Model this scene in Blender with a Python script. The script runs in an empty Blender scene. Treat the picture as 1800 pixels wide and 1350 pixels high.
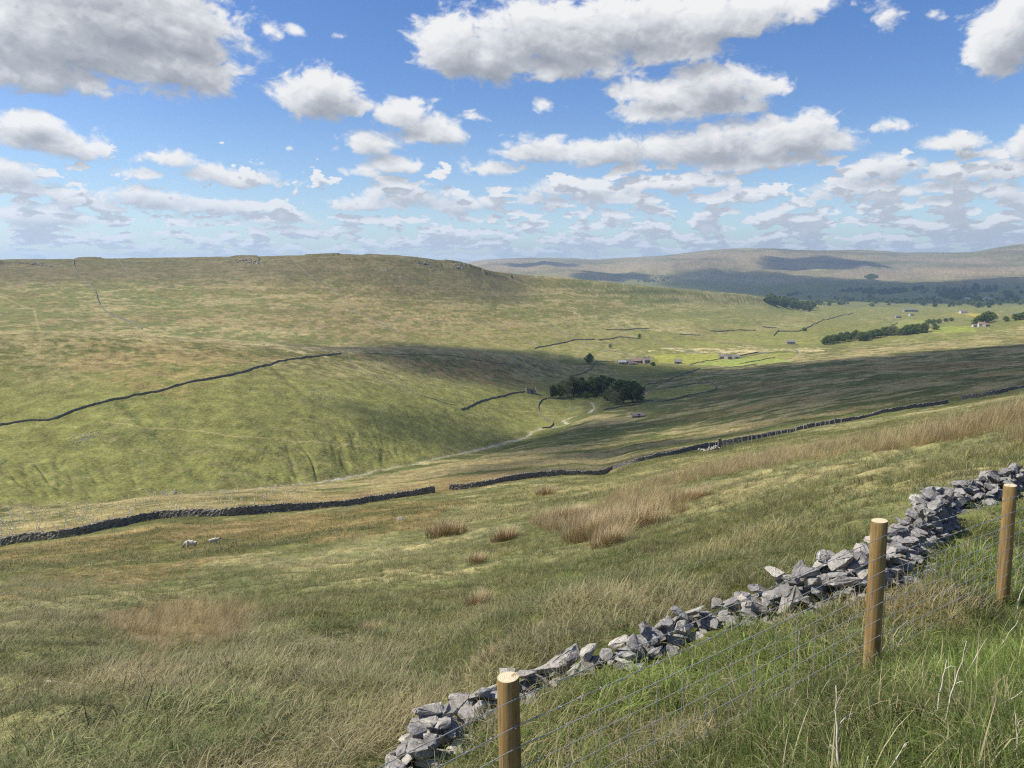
import bpy, bmesh, math, random, os
import numpy as np
from mathutils import Vector, Matrix, Euler
ONLY = ''
SC = bpy.context.scene
COL = SC.collection
R = math.radians
random.seed(7)
RNG = np.random.default_rng(7)

# ------------------------------------------------------------------ camera
F_PX = 1352.0                       # focal length in pixels of the 1800 px photograph
PITCH = R(8.54)
CP, SP = math.cos(PITCH), math.sin(PITCH)
cam_d = bpy.data.cameras.new('camera')
cam_d.sensor_width = 36.0
cam_d.lens = F_PX / 1800 * 36
cam_d.clip_start = 0.05
cam_d.clip_end = 40000
cam = bpy.data.objects.new('camera', cam_d)
cam.rotation_euler = (math.pi / 2 - PITCH, 0, 0)
COL.objects.link(cam)
SC.camera = cam

# ------------------------------------------------------------------ sun, sky, exposure
SUN_AZ = R(-88)                     # from +Y towards -X: the sun stands to the left
SUN_EL = R(50)
SUN_DIR = Vector((math.sin(SUN_AZ) * math.cos(SUN_EL), math.cos(SUN_AZ) * math.cos(SUN_EL), math.sin(SUN_EL)))
sl = bpy.data.lights.new('sun', 'SUN')
sl.energy = 5.0
sl.angle = R(0.53)
sl.color = (1.0, 0.93, 0.80)
so = bpy.data.objects.new('sun', sl)
so.rotation_euler = SUN_DIR.to_track_quat('Z', 'Y').to_euler()
so.location = SUN_DIR * 50
COL.objects.link(so)
SC.view_settings.view_transform = 'Standard'
SC.view_settings.look = 'None'
SC.view_settings.gamma = 1
SC.view_settings.use_curve_mapping = False
SC.view_settings.exposure = 0.28
SC.cycles.use_denoising = False
SC.cycles.filter_width = 1.2
SC.cycles.volume_bounces = 1
SC.cycles.max_bounces = 6
SC.cycles.diffuse_bounces = 2
SC.cycles.glossy_bounces = 1
SC.cycles.transmission_bounces = 3
SC.cycles.transparent_max_bounces = 12
SC.cycles.use_adaptive_sampling = True
SC.cycles.adaptive_threshold = 0.008


def ray(u, v):
    t = (v - 675.0) / F_PX
    return np.array([(u - 900.0) / F_PX, CP - t * SP, -(SP + t * CP)])


# --- node helpers
class NT:
    def __init__(s, tree):
        s.t = tree

    def n(s, typ, **kw):
        nd = s.t.nodes.new(typ)
        for k, v in kw.items():
            setattr(nd, k, v)
        return nd

    def put(s, sock, val):
        if val is None:
            return
        if isinstance(val, bpy.types.NodeSocket):
            s.t.links.new(val, sock)
        else:
            sock.default_value = val

    def m(s, op, a, b=None, c=None, clamp=False):
        nd = s.n('ShaderNodeMath', operation=op, use_clamp=clamp)
        s.put(nd.inputs[0], a)
        s.put(nd.inputs[1], b)
        s.put(nd.inputs[2], c)
        return nd.outputs[0]

    def v(s, op, a, b=None, c=None):
        nd = s.n('ShaderNodeVectorMath', operation=op)
        s.put(nd.inputs[0], a)
        s.put(nd.inputs[1], b)
        s.put(nd.inputs[2], c)
        return nd.outputs['Value'] if op in ('LENGTH', 'DOT_PRODUCT', 'DISTANCE') else nd.outputs[0]

    def xyz(s, x, y, z=0.0):
        nd = s.n('ShaderNodeCombineXYZ')
        s.put(nd.inputs[0], x)
        s.put(nd.inputs[1], y)
        s.put(nd.inputs[2], z)
        return nd.outputs[0]

    def noise(s, vec, scale, detail=4, rough=.5, dist=0.0, ntype='FBM', dims='3D'):
        nd = s.n('ShaderNodeTexNoise', noise_dimensions=dims)
        nd.noise_type = ntype
        s.put(nd.inputs['Vector'], vec)
        nd.inputs['Scale'].default_value = scale
        nd.inputs['Detail'].default_value = detail
        nd.inputs['Roughness'].default_value = rough
        nd.inputs['Distortion'].default_value = dist
        return nd.outputs[0]

    def ramp(s, fac, stops, interp='LINEAR'):
        nd = s.n('ShaderNodeValToRGB')
        cr = nd.color_ramp
        cr.interpolation = interp
        while len(cr.elements) < len(stops):
            cr.elements.new(0.5)
        for e, (p, c) in zip(cr.elements, stops):
            e.position = p
            e.color = (c, c, c, 1) if isinstance(c, (int, float)) else (*c, 1)
        s.put(nd.inputs[0], fac)
        return nd.outputs[0]

    def mix(s, f, a, b, bt='MIX'):
        nd = s.n('ShaderNodeMix', data_type='RGBA', blend_type=bt)
        s.put(nd.inputs[0], f)
        s.put(nd.inputs[6], a if isinstance(a, bpy.types.NodeSocket) else (*a, 1))
        s.put(nd.inputs[7], b if isinstance(b, bpy.types.NodeSocket) else (*b, 1))
        return nd.outputs[2]

    def rng(s, val, a, b, c=0.0, d=1.0, smooth=False):
        nd = s.n('ShaderNodeMapRange')
        if smooth:
            nd.interpolation_type = 'SMOOTHSTEP'
        s.put(nd.inputs[0], val)
        for i, x in enumerate((a, b, c, d)):
            s.put(nd.inputs[i + 1], x)
        return nd.outputs[0]


# --- sky: Nishita plus procedural cumulus in the world shader
world = bpy.data.worlds.new('World')
SC.world = world
world.use_nodes = True
wt = NT(world.node_tree)
world.node_tree.nodes.clear()
SKY_STR = 0.115
wout = wt.n('ShaderNodeOutputWorld')
wbg = wt.n('ShaderNodeBackground')
wbg.inputs['Strength'].default_value = SKY_STR
world.node_tree.links.new(wbg.outputs[0], wout.inputs[0])
sky = wt.n('ShaderNodeTexSky', sky_type='NISHITA')
sky.sun_disc = False
sky.sun_elevation = SUN_EL
sky.sun_rotation = SUN_AZ
sky.altitude = 450
sky.air_density = 1.0
sky.dust_density = 0.6
sky.ozone_density = 2.5

# main clouds: photograph pixel centre, half width, half height (upper), flatness below, tilt
CLOUDS = [
    (120, 60, 330, 95), (300, 105, 120, 60), (60, 120, 200, 46), (375, 140, 52, 36), (200, 20, 230, 100), (330, 40, 90, 60),
    (40, 235, 100, 34), (110, 255, 80, 26), (165, 262, 34, 16), (60, 215, 60, 25),
    (20, 300, 70, 24), (60, 335, 100, 16), (75, 380, 100, 17), (300, 280, 68, 18), (255, 305, 48, 14),
    (430, 315, 90, 20), (360, 305, 48, 22), (250, 345, 110, 20), (370, 360, 90, 20), (500, 385, 75, 14), (130, 350, 60, 12),
    (560, 165, 85, 48), (620, 190, 50, 24), (700, 205, 75, 30), (745, 232, 80, 26), (650, 250, 60, 26), (690, 290, 60, 18), (640, 300, 36, 13),
    (760, 225, 50, 20), (835, 205, 26, 12),
    (470, 56, 18, 17), (520, 52, 14, 10), (508, 258, 8, 8), (958, 188, 26, 17), (598, 62, 13, 7),
    (800, 80, 82, 60), (860, 95, 120, 60), (960, 60, 190, 62), (1100, 40, 200, 58), (1260, 25, 170, 48), (1370, 10, 100, 30), (1000, 105, 100, 46), (1190, 80, 100, 36),
    (1250, 150, 100, 50), (1160, 155, 90, 26), (1180, 195, 90, 30), (1330, 155, 68, 28), (1270, 180, 100, 26),
    (940, 262, 85, 30), (1090, 262, 130, 34), (1250, 255, 160, 42), (1400, 240, 112, 42), (1330, 280, 160, 22), (870, 295, 60, 20), (1180, 320, 110, 16),
    (1570, 218, 52, 18), (1670, 250, 68, 18), (1760, 70, 70, 58), (1790, 40, 50, 60), (1800, 250, 32, 26), (1740, 270, 28, 10),
    (1560, 295, 110, 22), (1680, 300, 110, 20), (1790, 300, 60, 16), (1500, 330, 110, 16), (1310, 345, 60, 16), (1260, 372, 40, 10), (1650, 330, 120, 12),
    (720, 340, 80, 24), (650, 358, 80, 14), (800, 358, 70, 18), (860, 350, 40, 14),
    (1000, 330, 110, 18), (950, 350, 60, 14), (1080, 350, 90, 12), (1750, 335, 60, 14),
    (1553, 22, 26, 22), (1640, 25, 12, 8), (780, 105, 20, 14),
]


def cloud_group():
    g = bpy.data.node_groups.new('cloud_field', 'ShaderNodeTree')
    g.interface.new_socket('P', in_out='INPUT', socket_type='NodeSocketVector')
    g.interface.new_socket('D', in_out='OUTPUT', socket_type='NodeSocketFloat')
    g.interface.new_socket('B', in_out='OUTPUT', socket_type='NodeSocketFloat')
    w = NT(g)
    gi, go = w.n('NodeGroupInput'), w.n('NodeGroupOutput')
    P = gi.outputs[0]                       # (azimuth, tan elevation, tan elevation)
    cur = None
    for (u, v, hw, hh) in CLOUDS:
        d = ray(u, v)
        a0, hz = math.atan2(d[0], d[1]), math.hypot(d[0], d[1])
        b0 = d[2] / hz
        hw, hh = hw * 1.10, hh * 1.14
        sx, sy = hw / F_PX / (1 + (abs(u - 900) / F_PX) ** 2), hh / F_PX * 1.05
        # flat base: below the centre the third component adds to the distance
        q = w.v('MULTIPLY_ADD', P, (1 / sx, 1 / sy, -1.1 / sy), (-a0 / sx, -b0 / sy + .15, 1.1 * b0 / sy))
        q = w.v('MAXIMUM', q, (-1e6, -1e6, 0))
        ln = w.v('LENGTH', q)
        # bigger clouds tolerate the same noise, so scale distance to angle-like units
        k = 0.5 * (1.0 + min(1.0, hh / 60.0))
        if hw < 33 and v < 275:
            k = .28
        ln = w.m('MULTIPLY_ADD', ln, k, 1 - k) if abs(k - 1) > .02 else ln
        if cur is None:
            cur = ln
        else:
            nd = w.n('ShaderNodeMath', operation='SMOOTH_MIN')
            w.put(nd.inputs[0], cur)
            w.put(nd.inputs[1], ln)
            nd.inputs[2].default_value = 0.12
            cur = nd.outputs[0]
    base = w.m('SUBTRACT', 1.0, cur)
    base = w.m('MAXIMUM', base, -1.2)
    sep = w.n('ShaderNodeSeparateXYZ')
    w.put(sep.inputs[0], P)
    a, b = sep.outputs[0], w.m('MAXIMUM', sep.outputs[1], 0.0)
    # a flat layer of small cumulus seen in perspective, only in the low band
    bb = w.m('ADD', b, 0.035)
    Lp = w.xyz(w.m('MULTIPLY', a, 11.5), w.m('MULTIPLY', w.m('POWER', bb, 0.35), -18.5))
    far = w.noise(Lp, 2.3, 4, .52, dims='2D')
    th = w.rng(b, 0.02, 0.15, .43, .60)
    th = w.m('SUBTRACT', th, w.rng(a, -.2, .45, -.01, .055))
    th = w.m('ADD', th, w.rng(b, .125, .19, 0, .5))
    fd = w.m('SUBTRACT', far, th)
    fd = w.m('MULTIPLY', fd, 6.5)
    fd = w.m('MINIMUM', fd, .55)
    base = w.m('MAXIMUM', base, fd)
    # billows: finer towards the horizon
    hi = w.rng(b, 0.08, 0.22, 0.0, 1.0)
    Na = w.v('MULTIPLY', P, (9.0, 13.0, 0))
    Nb = w.v('MULTIPLY', P, (22.0, 29.0, 0))
    Nc = w.mix(hi, Nb, Na)
    Nc = Na
    warp = w.noise(Na, 1.5, 3, .55, dims='2D')
    Nw = w.v('ADD', Nc, w.xyz(w.m('MULTIPLY', warp, .9), w.m('MULTIPLY', warp, -.6)))
    n1 = w.noise(Nw, 1.4, 8, .60, dims='2D')
    n3 = w.noise(Nb, 1.6, 5, .65, dims='2D')
    vd = w.n('ShaderNodeTexVoronoi', voronoi_dimensions='2D', feature='SMOOTH_F1')
    w.put(vd.inputs['Vector'], Nw)
    vd.inputs['Scale'].default_value = 3.2
    vd.inputs['Detail'].default_value = 2.0
    vd.inputs['Roughness'].default_value = .55
    vd.inputs['Smoothness'].default_value = .35
    puff = w.m('SUBTRACT', .42, vd.outputs['Distance'])
    nn = w.m('MULTIPLY', w.m('SUBTRACT', n1, .5), 2.2)
    nn = w.m('MULTIPLY_ADD', puff, .75, nn)
    nn = w.m('MULTIPLY_ADD', w.m('SUBTRACT', n3, .5), 1.3, nn)
    out = w.m('MULTIPLY_ADD', nn, .55, w.m('MULTIPLY', base, 1.25))
    out = w.m('ADD', out, .13)
    w.put(go.inputs[1], base)
    w.put(go.inputs[0], out)
    return g


CG = cloud_group()


def use_field(vec):
    nd = wt.n('ShaderNodeGroup')
    nd.node_tree = CG
    wt.put(nd.inputs[0], vec)
    return nd.outputs


geo = wt.n('ShaderNodeTexCoord')
sepd = wt.n('ShaderNodeSeparateXYZ')
wt.put(sepd.inputs[0], geo.outputs['Generated'])
dx, dy, dz = sepd.outputs
az = wt.m('ARCTAN2', dx, dy)
hz = wt.m('SQRT', wt.m('ADD', wt.m('MULTIPLY', dx, dx), wt.m('MULTIPLY_ADD', dy, dy, 1e-6)))
te = wt.m('MINIMUM', wt.m('DIVIDE', dz, hz), 3.0)
P0 = wt.xyz(az, te, te)
step = wt.rng(te, 0.0, 0.35, 0.005, 0.034)
P1 = wt.xyz(wt.m('MULTIPLY_ADD', step, -.45, az), wt.m('ADD', te, step), wt.m('ADD', te, step))
D0, B0 = use_field(P0)
D1, B1 = use_field(P1)
mask = wt.rng(D0, -0.06, 0.42, 0, 1, True)
# light: sun-facing tops and thin edges bright, deep undersides grey
thick = wt.rng(B0, 0.1, 0.9, 0, 1, True)
relief = wt.m('SUBTRACT', D0, D1)
breli = wt.m('SUBTRACT', B0, B1)
lit = wt.m('MULTIPLY_ADD', relief, 0.42, wt.m('MULTIPLY_ADD', breli, .42, wt.m('MULTIPLY_ADD', thick, -0.54, 0.74)))
lit = wt.m('MINIMUM', wt.m('MAXIMUM', lit, wt.rng(te, .09, .17, .42, 0.0)), 1.0)
ccol = wt.ramp(lit, [(0.0, (.36, .39, .45)), (.35, (.50, .53, .58)), (.7, (.78, .80, .84)), (1.0, (1.0, 1.0, 1.0))])
CG_GAIN = 6.6
ccol = wt.v('SCALE', ccol)
ccol.node.inputs['Scale'].default_value = CG_GAIN
# aerial paling towards the horizon
skyc = sky.outputs[0]
hs = wt.n('ShaderNodeHueSaturation')
hs.inputs['Saturation'].default_value = 1.26
hs.inputs['Hue'].default_value = 0.513
hs.inputs['Value'].default_value = 1.0
wt.put(hs.inputs['Color'], skyc)
skyc = hs.outputs[0]
pale = wt.rng(te, 0.0, 0.18, 0.32, 0.0)
skyc = wt.mix(pale, skyc, (3.4, 5.0, 7.4))
ccol = wt.mix(wt.rng(te, 0.0, 0.13, 0.42, 0.0), ccol, (4.3, 5.3, 6.9))
final = wt.mix(wt.m('MULTIPLY', mask, wt.rng(te, 0.0, 0.03, 0.45, 1.0)), skyc, ccol)
wt.put(wbg.inputs['Color'], final)
# behind and above the view the same sky carries plain scattered clouds
bg2 = wt.n('ShaderNodeBackground')
bg2.inputs['Strength'].default_value = SKY_STR
gn = wt.noise(geo.outputs['Generated'], 4.0, 3, .55)
wt.put(bg2.inputs['Color'], wt.mix(wt.rng(gn, .52, .60, 0, .85), skyc, (5.6, 5.9, 6.3)))
front = wt.m('MULTIPLY', wt.m('LESS_THAN', wt.m('ABSOLUTE', az), 0.95), wt.m('MULTIPLY', wt.m('LESS_THAN', te, 0.62), wt.m('GREATER_THAN', te, -0.03)))
msh = wt.n('ShaderNodeMixShader')
wt.put(msh.inputs[0], front)
world.node_tree.links.new(bg2.outputs[0], msh.inputs[1])
world.node_tree.links.new(wbg.outputs[0], msh.inputs[2])
world.node_tree.links.new(msh.outputs[0], wout.inputs[0])


# ------------------------------------------------------------------ noise in numpy
_T = np.random.default_rng(11).random((512, 512)).astype(np.float32)
_T2 = np.random.default_rng(12).random((512, 512)).astype(np.float32)


def vnoise(x, y, tab=_T):
    xi, yi = np.floor(x), np.floor(y)
    fx, fy = (x - xi).astype(np.float32), (y - yi).astype(np.float32)
    xi, yi = xi.astype(np.int64) & 511, yi.astype(np.int64) & 511
    x1, y1 = (xi + 1) & 511, (yi + 1) & 511
    fx = fx * fx * (3 - 2 * fx)
    fy = fy * fy * (3 - 2 * fy)
    a = tab[xi, yi] * (1 - fx) + tab[x1, yi] * fx
    b = tab[xi, y1] * (1 - fx) + tab[x1, y1] * fx
    return (a * (1 - fy) + b * fy) * 2 - 1


def fbm(x, y, lam, octs=3, gain=.5, tab=_T, seed=0.0):
    """fractal noise, about -1..1; lam = longest wavelength in metres"""
    s, amp, tot = 0, 1.0, 0.0
    c, sn = math.cos(.6), math.sin(.6)
    x, y = x / lam + seed * 17.3 + 200, y / lam + seed * 7.1 + 200
    for k in range(octs):
        s = s + vnoise(x, y, tab) * amp
        tot += amp
        amp *= gain
        x, y = (c * x - sn * y) * 2.03 + 5.1, (sn * x + c * y) * 2.03 + 9.7
    return s / tot * 1.25


def sstep(a, b, x):
    t = np.clip((x - a) / (b - a), 0, 1)
    return t * t * (3 - 2 * t)


def pchip_slopes(h, d):
    """monotone slopes; h, d: (n-1, m) spacings and secants -> (n, m)"""
    n = d.shape[0] + 1
    m = np.zeros((n,) + d.shape[1:])
    w1 = 2 * h[1:] + h[:-1]
    w2 = h[1:] + 2 * h[:-1]
    same = d[1:] * d[:-1] > 0
    with np.errstate(divide='ignore', invalid='ignore'):
        hm = (w1 + w2) / (w1 / d[:-1] + w2 / d[1:])
    m[1:-1] = np.where(same, hm, 0)
    m[0], m[-1] = d[0], d[-1]
    return m


def pchip1(xk, yk, x):
    xk, yk = np.asarray(xk, float), np.asarray(yk, float)
    h = np.diff(xk)[:, None]
    d = np.diff(yk)[:, None] / h
    m = pchip_slopes(h, d)[:, 0]
    x = np.clip(x, xk[0], xk[-1])
    i = np.clip(np.searchsorted(xk, x) - 1, 0, len(xk) - 2)
    hh = h[i, 0]
    t = (x - xk[i]) / hh
    return ((1 + 2 * t) * (1 - t) ** 2 * yk[i] + t * (1 - t) ** 2 * hh * m[i]
            + t * t * (3 - 2 * t) * yk[i + 1] + t * t * (t - 1) * hh * m[i + 1])


# ------------------------------------------------------------------ terrain survey
# Each line is a feature of the dale (break of slope, wall line, stream, crest) met in turn when walking
# away from the viewpoint.  bearing station: (horizontal distance m, sight line row) or (distance, 'z', height)
Z = 'z'
LINES = [
    {0: (1.0, Z, -1.62), 1800: (1.0, Z, -1.6)},
    {0: (2.2, Z, -2.15), 893: (2.2, Z, -2.35), 1300: (2.2, Z, -2.0), 1800: (2.2, Z, -1.68)},
    {0: (3.4, Z, -2.6), 893: (3.0, Z, -2.80), 1200: (3.1, Z, -2.28), 1545: (3.3, Z, -2.02), 1800: (3.6, Z, -1.88)},
    {0: (5.8, Z, -3.3), 500: (4.6, Z, -3.15), 893: (4.4, Z, -3.08), 1200: (4.4, Z, -2.78), 1545: (4.94, Z, -2.47), 1800: (6.8, Z, -2.66)},
    {0: (8.2, Z, -4.0), 400: (6.4, Z, -3.7), 720: (5.2, Z, -3.42), 900: (5.3, Z, -3.2), 1200: (6.2, Z, -3.02), 1450: (7.0, Z, -2.92),
     1600: (8.2, Z, -2.85), 1650: (9.2, Z, -2.8), 1740: (10.6, Z, -2.8), 1800: (11.6, Z, -2.85)},
    {0: (13, 1120), 400: (13, 1105), 800: (13, 1060), 1000: (13, 1020), 1200: (13, 975), 1400: (13, 908), 1600: (13.5, 852), 1800: (16, 795)},
    {0: (30, 1030), 400: (30, 1003), 800: (30, 948), 1000: (31, 905), 1200: (34, 858), 1400: (33, 815), 1600: (29, 775), 1800: (28, 728)},
    {0: (60, 985), 400: (58, 945), 800: (60, 895), 1000: (60, 868), 1200: (62, 828), 1400: (62, 792), 1600: (58, 756), 1800: (55, 727)},
    {0: (100, 962), 100: (98, 949), 200: (97, 932), 280: (96, 918), 400: (98, 909), 500: (102, 900), 600: (108, 890), 700: (114, 876), 760: (118, 867),
     800: (121, 862), 900: (128, 846), 1000: (134, 835), 1060: (138, 833), 1120: (142, 812), 1200: (148, 796), 1260: (152, 786), 1300: (155, 778),
     1400: (166, 757), 1500: (182, 738), 1600: (202, 719), 1660: (214, 709), 1800: (245, 681)},
    {0: (175, 905), 120: (170, 893), 250: (165, 876), 400: (170, 865), 550: (190, 855), 700: (220, 832), 800: (240, 812), 900: (290, 792), 1000: (340, 766),
     1200: (350, 742), 1400: (360, 706), 1600: (360, 680), 1800: (380, 656)},
    {0: (240, 886), 200: (238, 882), 360: (240, 868), 540: (256, 850), 660: (292, 824), 740: (312, 810), 830: (350, 790), 920: (402, 768), 975: (440, 746),
     1040: (500, 716), 1130: (590, 693), 1250: (640, 672), 1400: (650, 655), 1600: (650, 643), 1800: (600, 636)},
    {0: (340, 742), 200: (340, 716), 400: (335, 712), 600: (350, 722), 800: (425, 715), 900: (505, 700), 960: (550, 692), 1040: (595, 690), 1130: (650, 682),
     1250: (710, 662), 1400: (750, 645), 1600: (750, 634), 1800: (720, 627)},
    {0: (425, 640), 200: (425, 638), 400: (430, 635), 600: (455, 650), 800: (530, 662), 900: (585, 665), 1000: (640, 668), 1100: (700, 662), 1200: (790, 650),
     1400: (850, 634), 1600: (880, 620), 1800: (850, 615)},
    {0: (510, 579), 120: (505, 584), 250: (500, 591), 400: (500, 600), 500: (510, 607), 600: (530, 611), 700: (575, 611), 800: (620, 616), 900: (670, 627), 960: (710, 636),
     1020: (760, 646), 1100: (830, 646), 1200: (890, 640), 1300: (920, 634), 1400: (960, 626), 1600: (1000, 611), 1800: (980, 604)},
    {0: (660, Z, -58), 400: (650, Z, -68), 600: (690, Z, -78), 800: (760, Z, -92), 900: (800, Z, -99), 1000: (850, 638), 1100: (920, 639), 1200: (990, 632),
     1300: (1040, 626), 1400: (1120, 614), 1600: (1180, 600), 1800: (1200, 586)},
    {0: (820, 592), 400: (820, 607), 600: (860, 616), 800: (950, 618), 900: (1000, 620), 1000: (1030, 618), 1100: (1080, 620), 1200: (1160, 613), 1300: (1240, 607),
     1400: (1350, 602), 1500: (1380, 602), 1600: (1400, 590), 1800: (1400, 573)},
    {0: (950, 565), 400: (950, 580), 800: (1100, 590), 1000: (1220, 590), 1200: (1400, 583), 1400: (1650, 579), 1600: (1650, 578), 1700: (1600, 570), 1800: (1600, 561)},
    {0: (1150, 520), 400: (1150, 530), 800: (1270, 545), 1000: (1430, 550), 1200: (1720, 553), 1400: (2000, 560), 1600: (2100, 563), 1700: (2000, 566), 1800: (2000, Z, -140)},
    {0: (1380, 475), 400: (1380, 473), 600: (1400, 470), 800: (1480, 480), 900: (1570, 497), 1000: (1650, 510), 1200: (2000, 530), 1340: (2350, 542), 1400: (2450, 549),
     1500: (2550, 551), 1600: (2600, 550), 1800: (2600, 550)},
    {0: (1480, 458), 130: (1500, 455), 300: (1510, 452), 500: (1520, 449.5), 590: (1530, 447.5), 700: (1530, 451), 770: (1540, 456), 800: (1545, 459), 830: (1560, 467),
     860: (1600, 475), 900: (1650, 480), 1000: (1780, 488), 1100: (1950, 499), 1200: (2150, 509), 1300: (2400, 517), 1345: (2560, 523), 1380: (2680, 530), 1440: (2850, 539),
     1500: (2950, 542), 1600: (3100, 541), 1700: (3200, 539), 1800: (3200, 538)},
    {0: (2200, Z, 8), 800: (2100, Z, -5), 900: (2100, Z, -60), 1000: (2250, Z, -80), 1200: (2600, Z, -110), 1300: (2900, Z, -135), 1400: (3300, 537), 1500: (3500, 535),
     1600: (3600, 534), 1800: (3700, 532)},
    {0: (3500, Z, -20), 800: (3500, Z, -30), 900: (3800, Z, -110), 1000: (4000, Z, -125), 1200: (4200, 519), 1400: (4400, 521), 1600: (4600, 521), 1800: (4800, 518)},
    {0: (5500, Z, -40), 800: (5300, Z, -60), 860: (5400, 482), 1000: (5600, 486), 1050: (5600, 490), 1100: (5700, 494), 1200: (5800, 490), 1400: (5900, 499), 1600: (6000, 500), 1800: (6100, 497)},
    {0: (7000, Z, -40), 800: (7000, Z, -40), 860: (7000, 468), 1000: (7200, 470), 1060: (7200, 474), 1100: (7200, 469), 1200: (7000, 462), 1300: (7000, 466), 1400: (7200, 472), 1500: (7200, 474),
     1600: (7200, 476), 1700: (7200, 470), 1800: (7200, 466)},
    {0: (9000, Z, -20), 800: (9000, 466), 830: (9000, 460), 870: (9000, 456), 950: (9000, 453.5), 1000: (9000, 453.5), 1040: (9000, 456), 1100: (8900, 453), 1150: (8800, 451), 1200: (8600, 447), 1250: (8600, 440.5),
     1300: (8600, 437.5), 1360: (8600, 437), 1400: (8700, 440), 1450: (8800, 441), 1520: (9000, 440), 1600: (9200, 443.5), 1700: (9200, 443), 1750: (9000, 436), 1800: (9000, 429)},
    {0: (11000, Z, -150), 1800: (11000, Z, 60)},
    {0: (13500, Z, -200), 1800: (13500, Z, -100)},
]
AZ_IN = math.atan2(900 / F_PX, CP + 225 / F_PX * SP) + R(2.5)
az_in = np.linspace(-AZ_IN, AZ_IN, 1080)
az_side = np.linspace(AZ_IN, R(75), 60)[1:]
az_back = np.linspace(R(75), math.pi, 40)[1:]
AZS = np.concatenate([-az_back[::-1], -az_side[::-1], az_in, az_side, az_back])
RS = np.unique(np.concatenate([np.geomspace(0.5, 12, 230), np.geomspace(12, 130, 330), np.geomspace(130, 260, 130), np.geomspace(260, 700, 300),
                               np.geomspace(700, 1700, 270), np.geomspace(1700, 4500, 130), np.geomspace(4500, 13500, 120)]))
if ONLY:
    RS = RS[::2] if ONLY == 'coarse' else RS


def build_heights():
    rk, zk = [], []
    a_q = np.clip(AZS, -AZ_IN, AZ_IN)
    for L in LINES:
        aa, rr, ee = [], [], []
        for u in sorted(L):
            e = L[u]
            if e[1] == Z:
                v = 600 if e[0] > 20 else 1200
                d = ray(u, v)
                t = e[2] / e[0]
            else:
                d = ray(u, e[1])
                t = d[2] / math.hypot(d[0], d[1])
            aa.append(math.atan2(d[0], d[1]))
            rr.append(math.log(e[0]))
            ee.append(t)
        r_ = np.exp(pchip1(aa, rr, a_q))
        e_ = pchip1(aa, ee, a_q)
        rk.append(r_)
        zk.append(r_ * e_)
    rk, zk = np.array(rk), np.array(zk)          # (K, A)
    h = np.diff(rk, axis=0)
    d = np.diff(zk, axis=0) / h
    m = pchip_slopes(h, d)
    A = len(AZS)
    zz = np.zeros((A, len(RS)))
    for j in range(A):
        i = np.clip(np.searchsorted(rk[:, j], RS) - 1, 0, len(LINES) - 2)
        t = np.clip((RS - rk[i, j]) / h[i, j], -1, 1)
        zz[j] = ((1 + 2 * t) * (1 - t) ** 2 * zk[i, j] + t * (1 - t) ** 2 * h[i, j] * m[i, j]
                 + t * t * (3 - 2 * t) * zk[i + 1, j] + t * t * (t - 1) * h[i, j] * m[i + 1, j])
    # behind the viewpoint the fell goes on rising gently
    back = sstep(R(60), R(120), np.abs(AZS))[:, None]
    rise = -1.6 + 0.16 * RS * np.exp(-RS / 900.0)
    return zz * (1 - back) + rise[None, :] * back, rk


HZ, RK = build_heights()
GA, GR = np.meshgrid(AZS, RS, indexing='ij')
GX, GY = GR * np.sin(GA), GR * np.cos(GA)
# relief that a survey of break lines does not carry: hummocks, tussocky ground, gullies, crags
k_of = lambda n: np.interp(GA[:, 0], AZS, RK[n])[:, None]
HUM = (fbm(GX, GY, 9, 3, seed=1) * .16 * sstep(6, 20, GR) * (1 - .35 * sstep(100, 400, GR))
       + fbm(GX, GY, 2.2, 3, seed=2) * .12 * sstep(2.5, 6, GR) * (1 - sstep(90, 200, GR))
       + np.abs(fbm(GX, GY, .9, 2, seed=7)) * .13 * sstep(3, 6, GR) * (1 - sstep(35, 60, GR))
       + fbm(GX, GY, 55, 5, seed=3, gain=.55) * 1.7 * sstep(120, 300, GR)
       + (np.abs(fbm(GX, GY, 7, 3, seed=8, gain=.6)) - .3) * .55 * sstep(110, 220, GR) * (1 - sstep(1200, 2400, GR))
       + fbm(GX, GY, 260, 4, seed=4) * 5.5 * sstep(700, 1400, GR) * (1 - .75 * np.exp(-((GR - k_of(19)) / 120) ** 2))
       + (.35 - np.abs(fbm(GX, GY, 1700, 5, seed=5, gain=.5))) * 150 * sstep(3900, 5800, GR) * (1 - .93 * sstep(7400, 8300, GR)))
# gullied foot of the spur above the stream
gl = np.abs(fbm(GA * 42 + GR * .02, GR * .03, 1.0, 3, seed=6))
foot = sstep(0, 1, (GR - k_of(10)) / 12) * (1 - sstep(.25, .9, (GR - k_of(10)) / (k_of(11) - k_of(10)))) * (1 - sstep(R(-12), R(-4), GA))
HUM = HUM - (0.40 - gl).clip(0, 1) * 3.0 * foot * (fbm(GX, GY, 60, 2, seed=16) + .5).clip(0, 1)
# flat limestone scars near the crest of the far fell side
terr = (GR - k_of(18)) / (k_of(19) - k_of(18))
HUM = HUM + np.where((terr > -.5) & (terr < 1.0), (vnoise(GA * 30 + 9, terr * 2) > .25) * sstep(.35, .42, terr) * 3.5 * (1 - sstep(.85, 1, terr)), 0) * (GA < R(0)) * .8
del gl
HZ = HZ + HUM


def idx_az(a):
    i = np.clip(np.searchsorted(AZS, a) - 1, 0, len(AZS) - 2)
    return i, np.clip((a - AZS[i]) / (AZS[i + 1] - AZS[i]), 0, 1)


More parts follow.
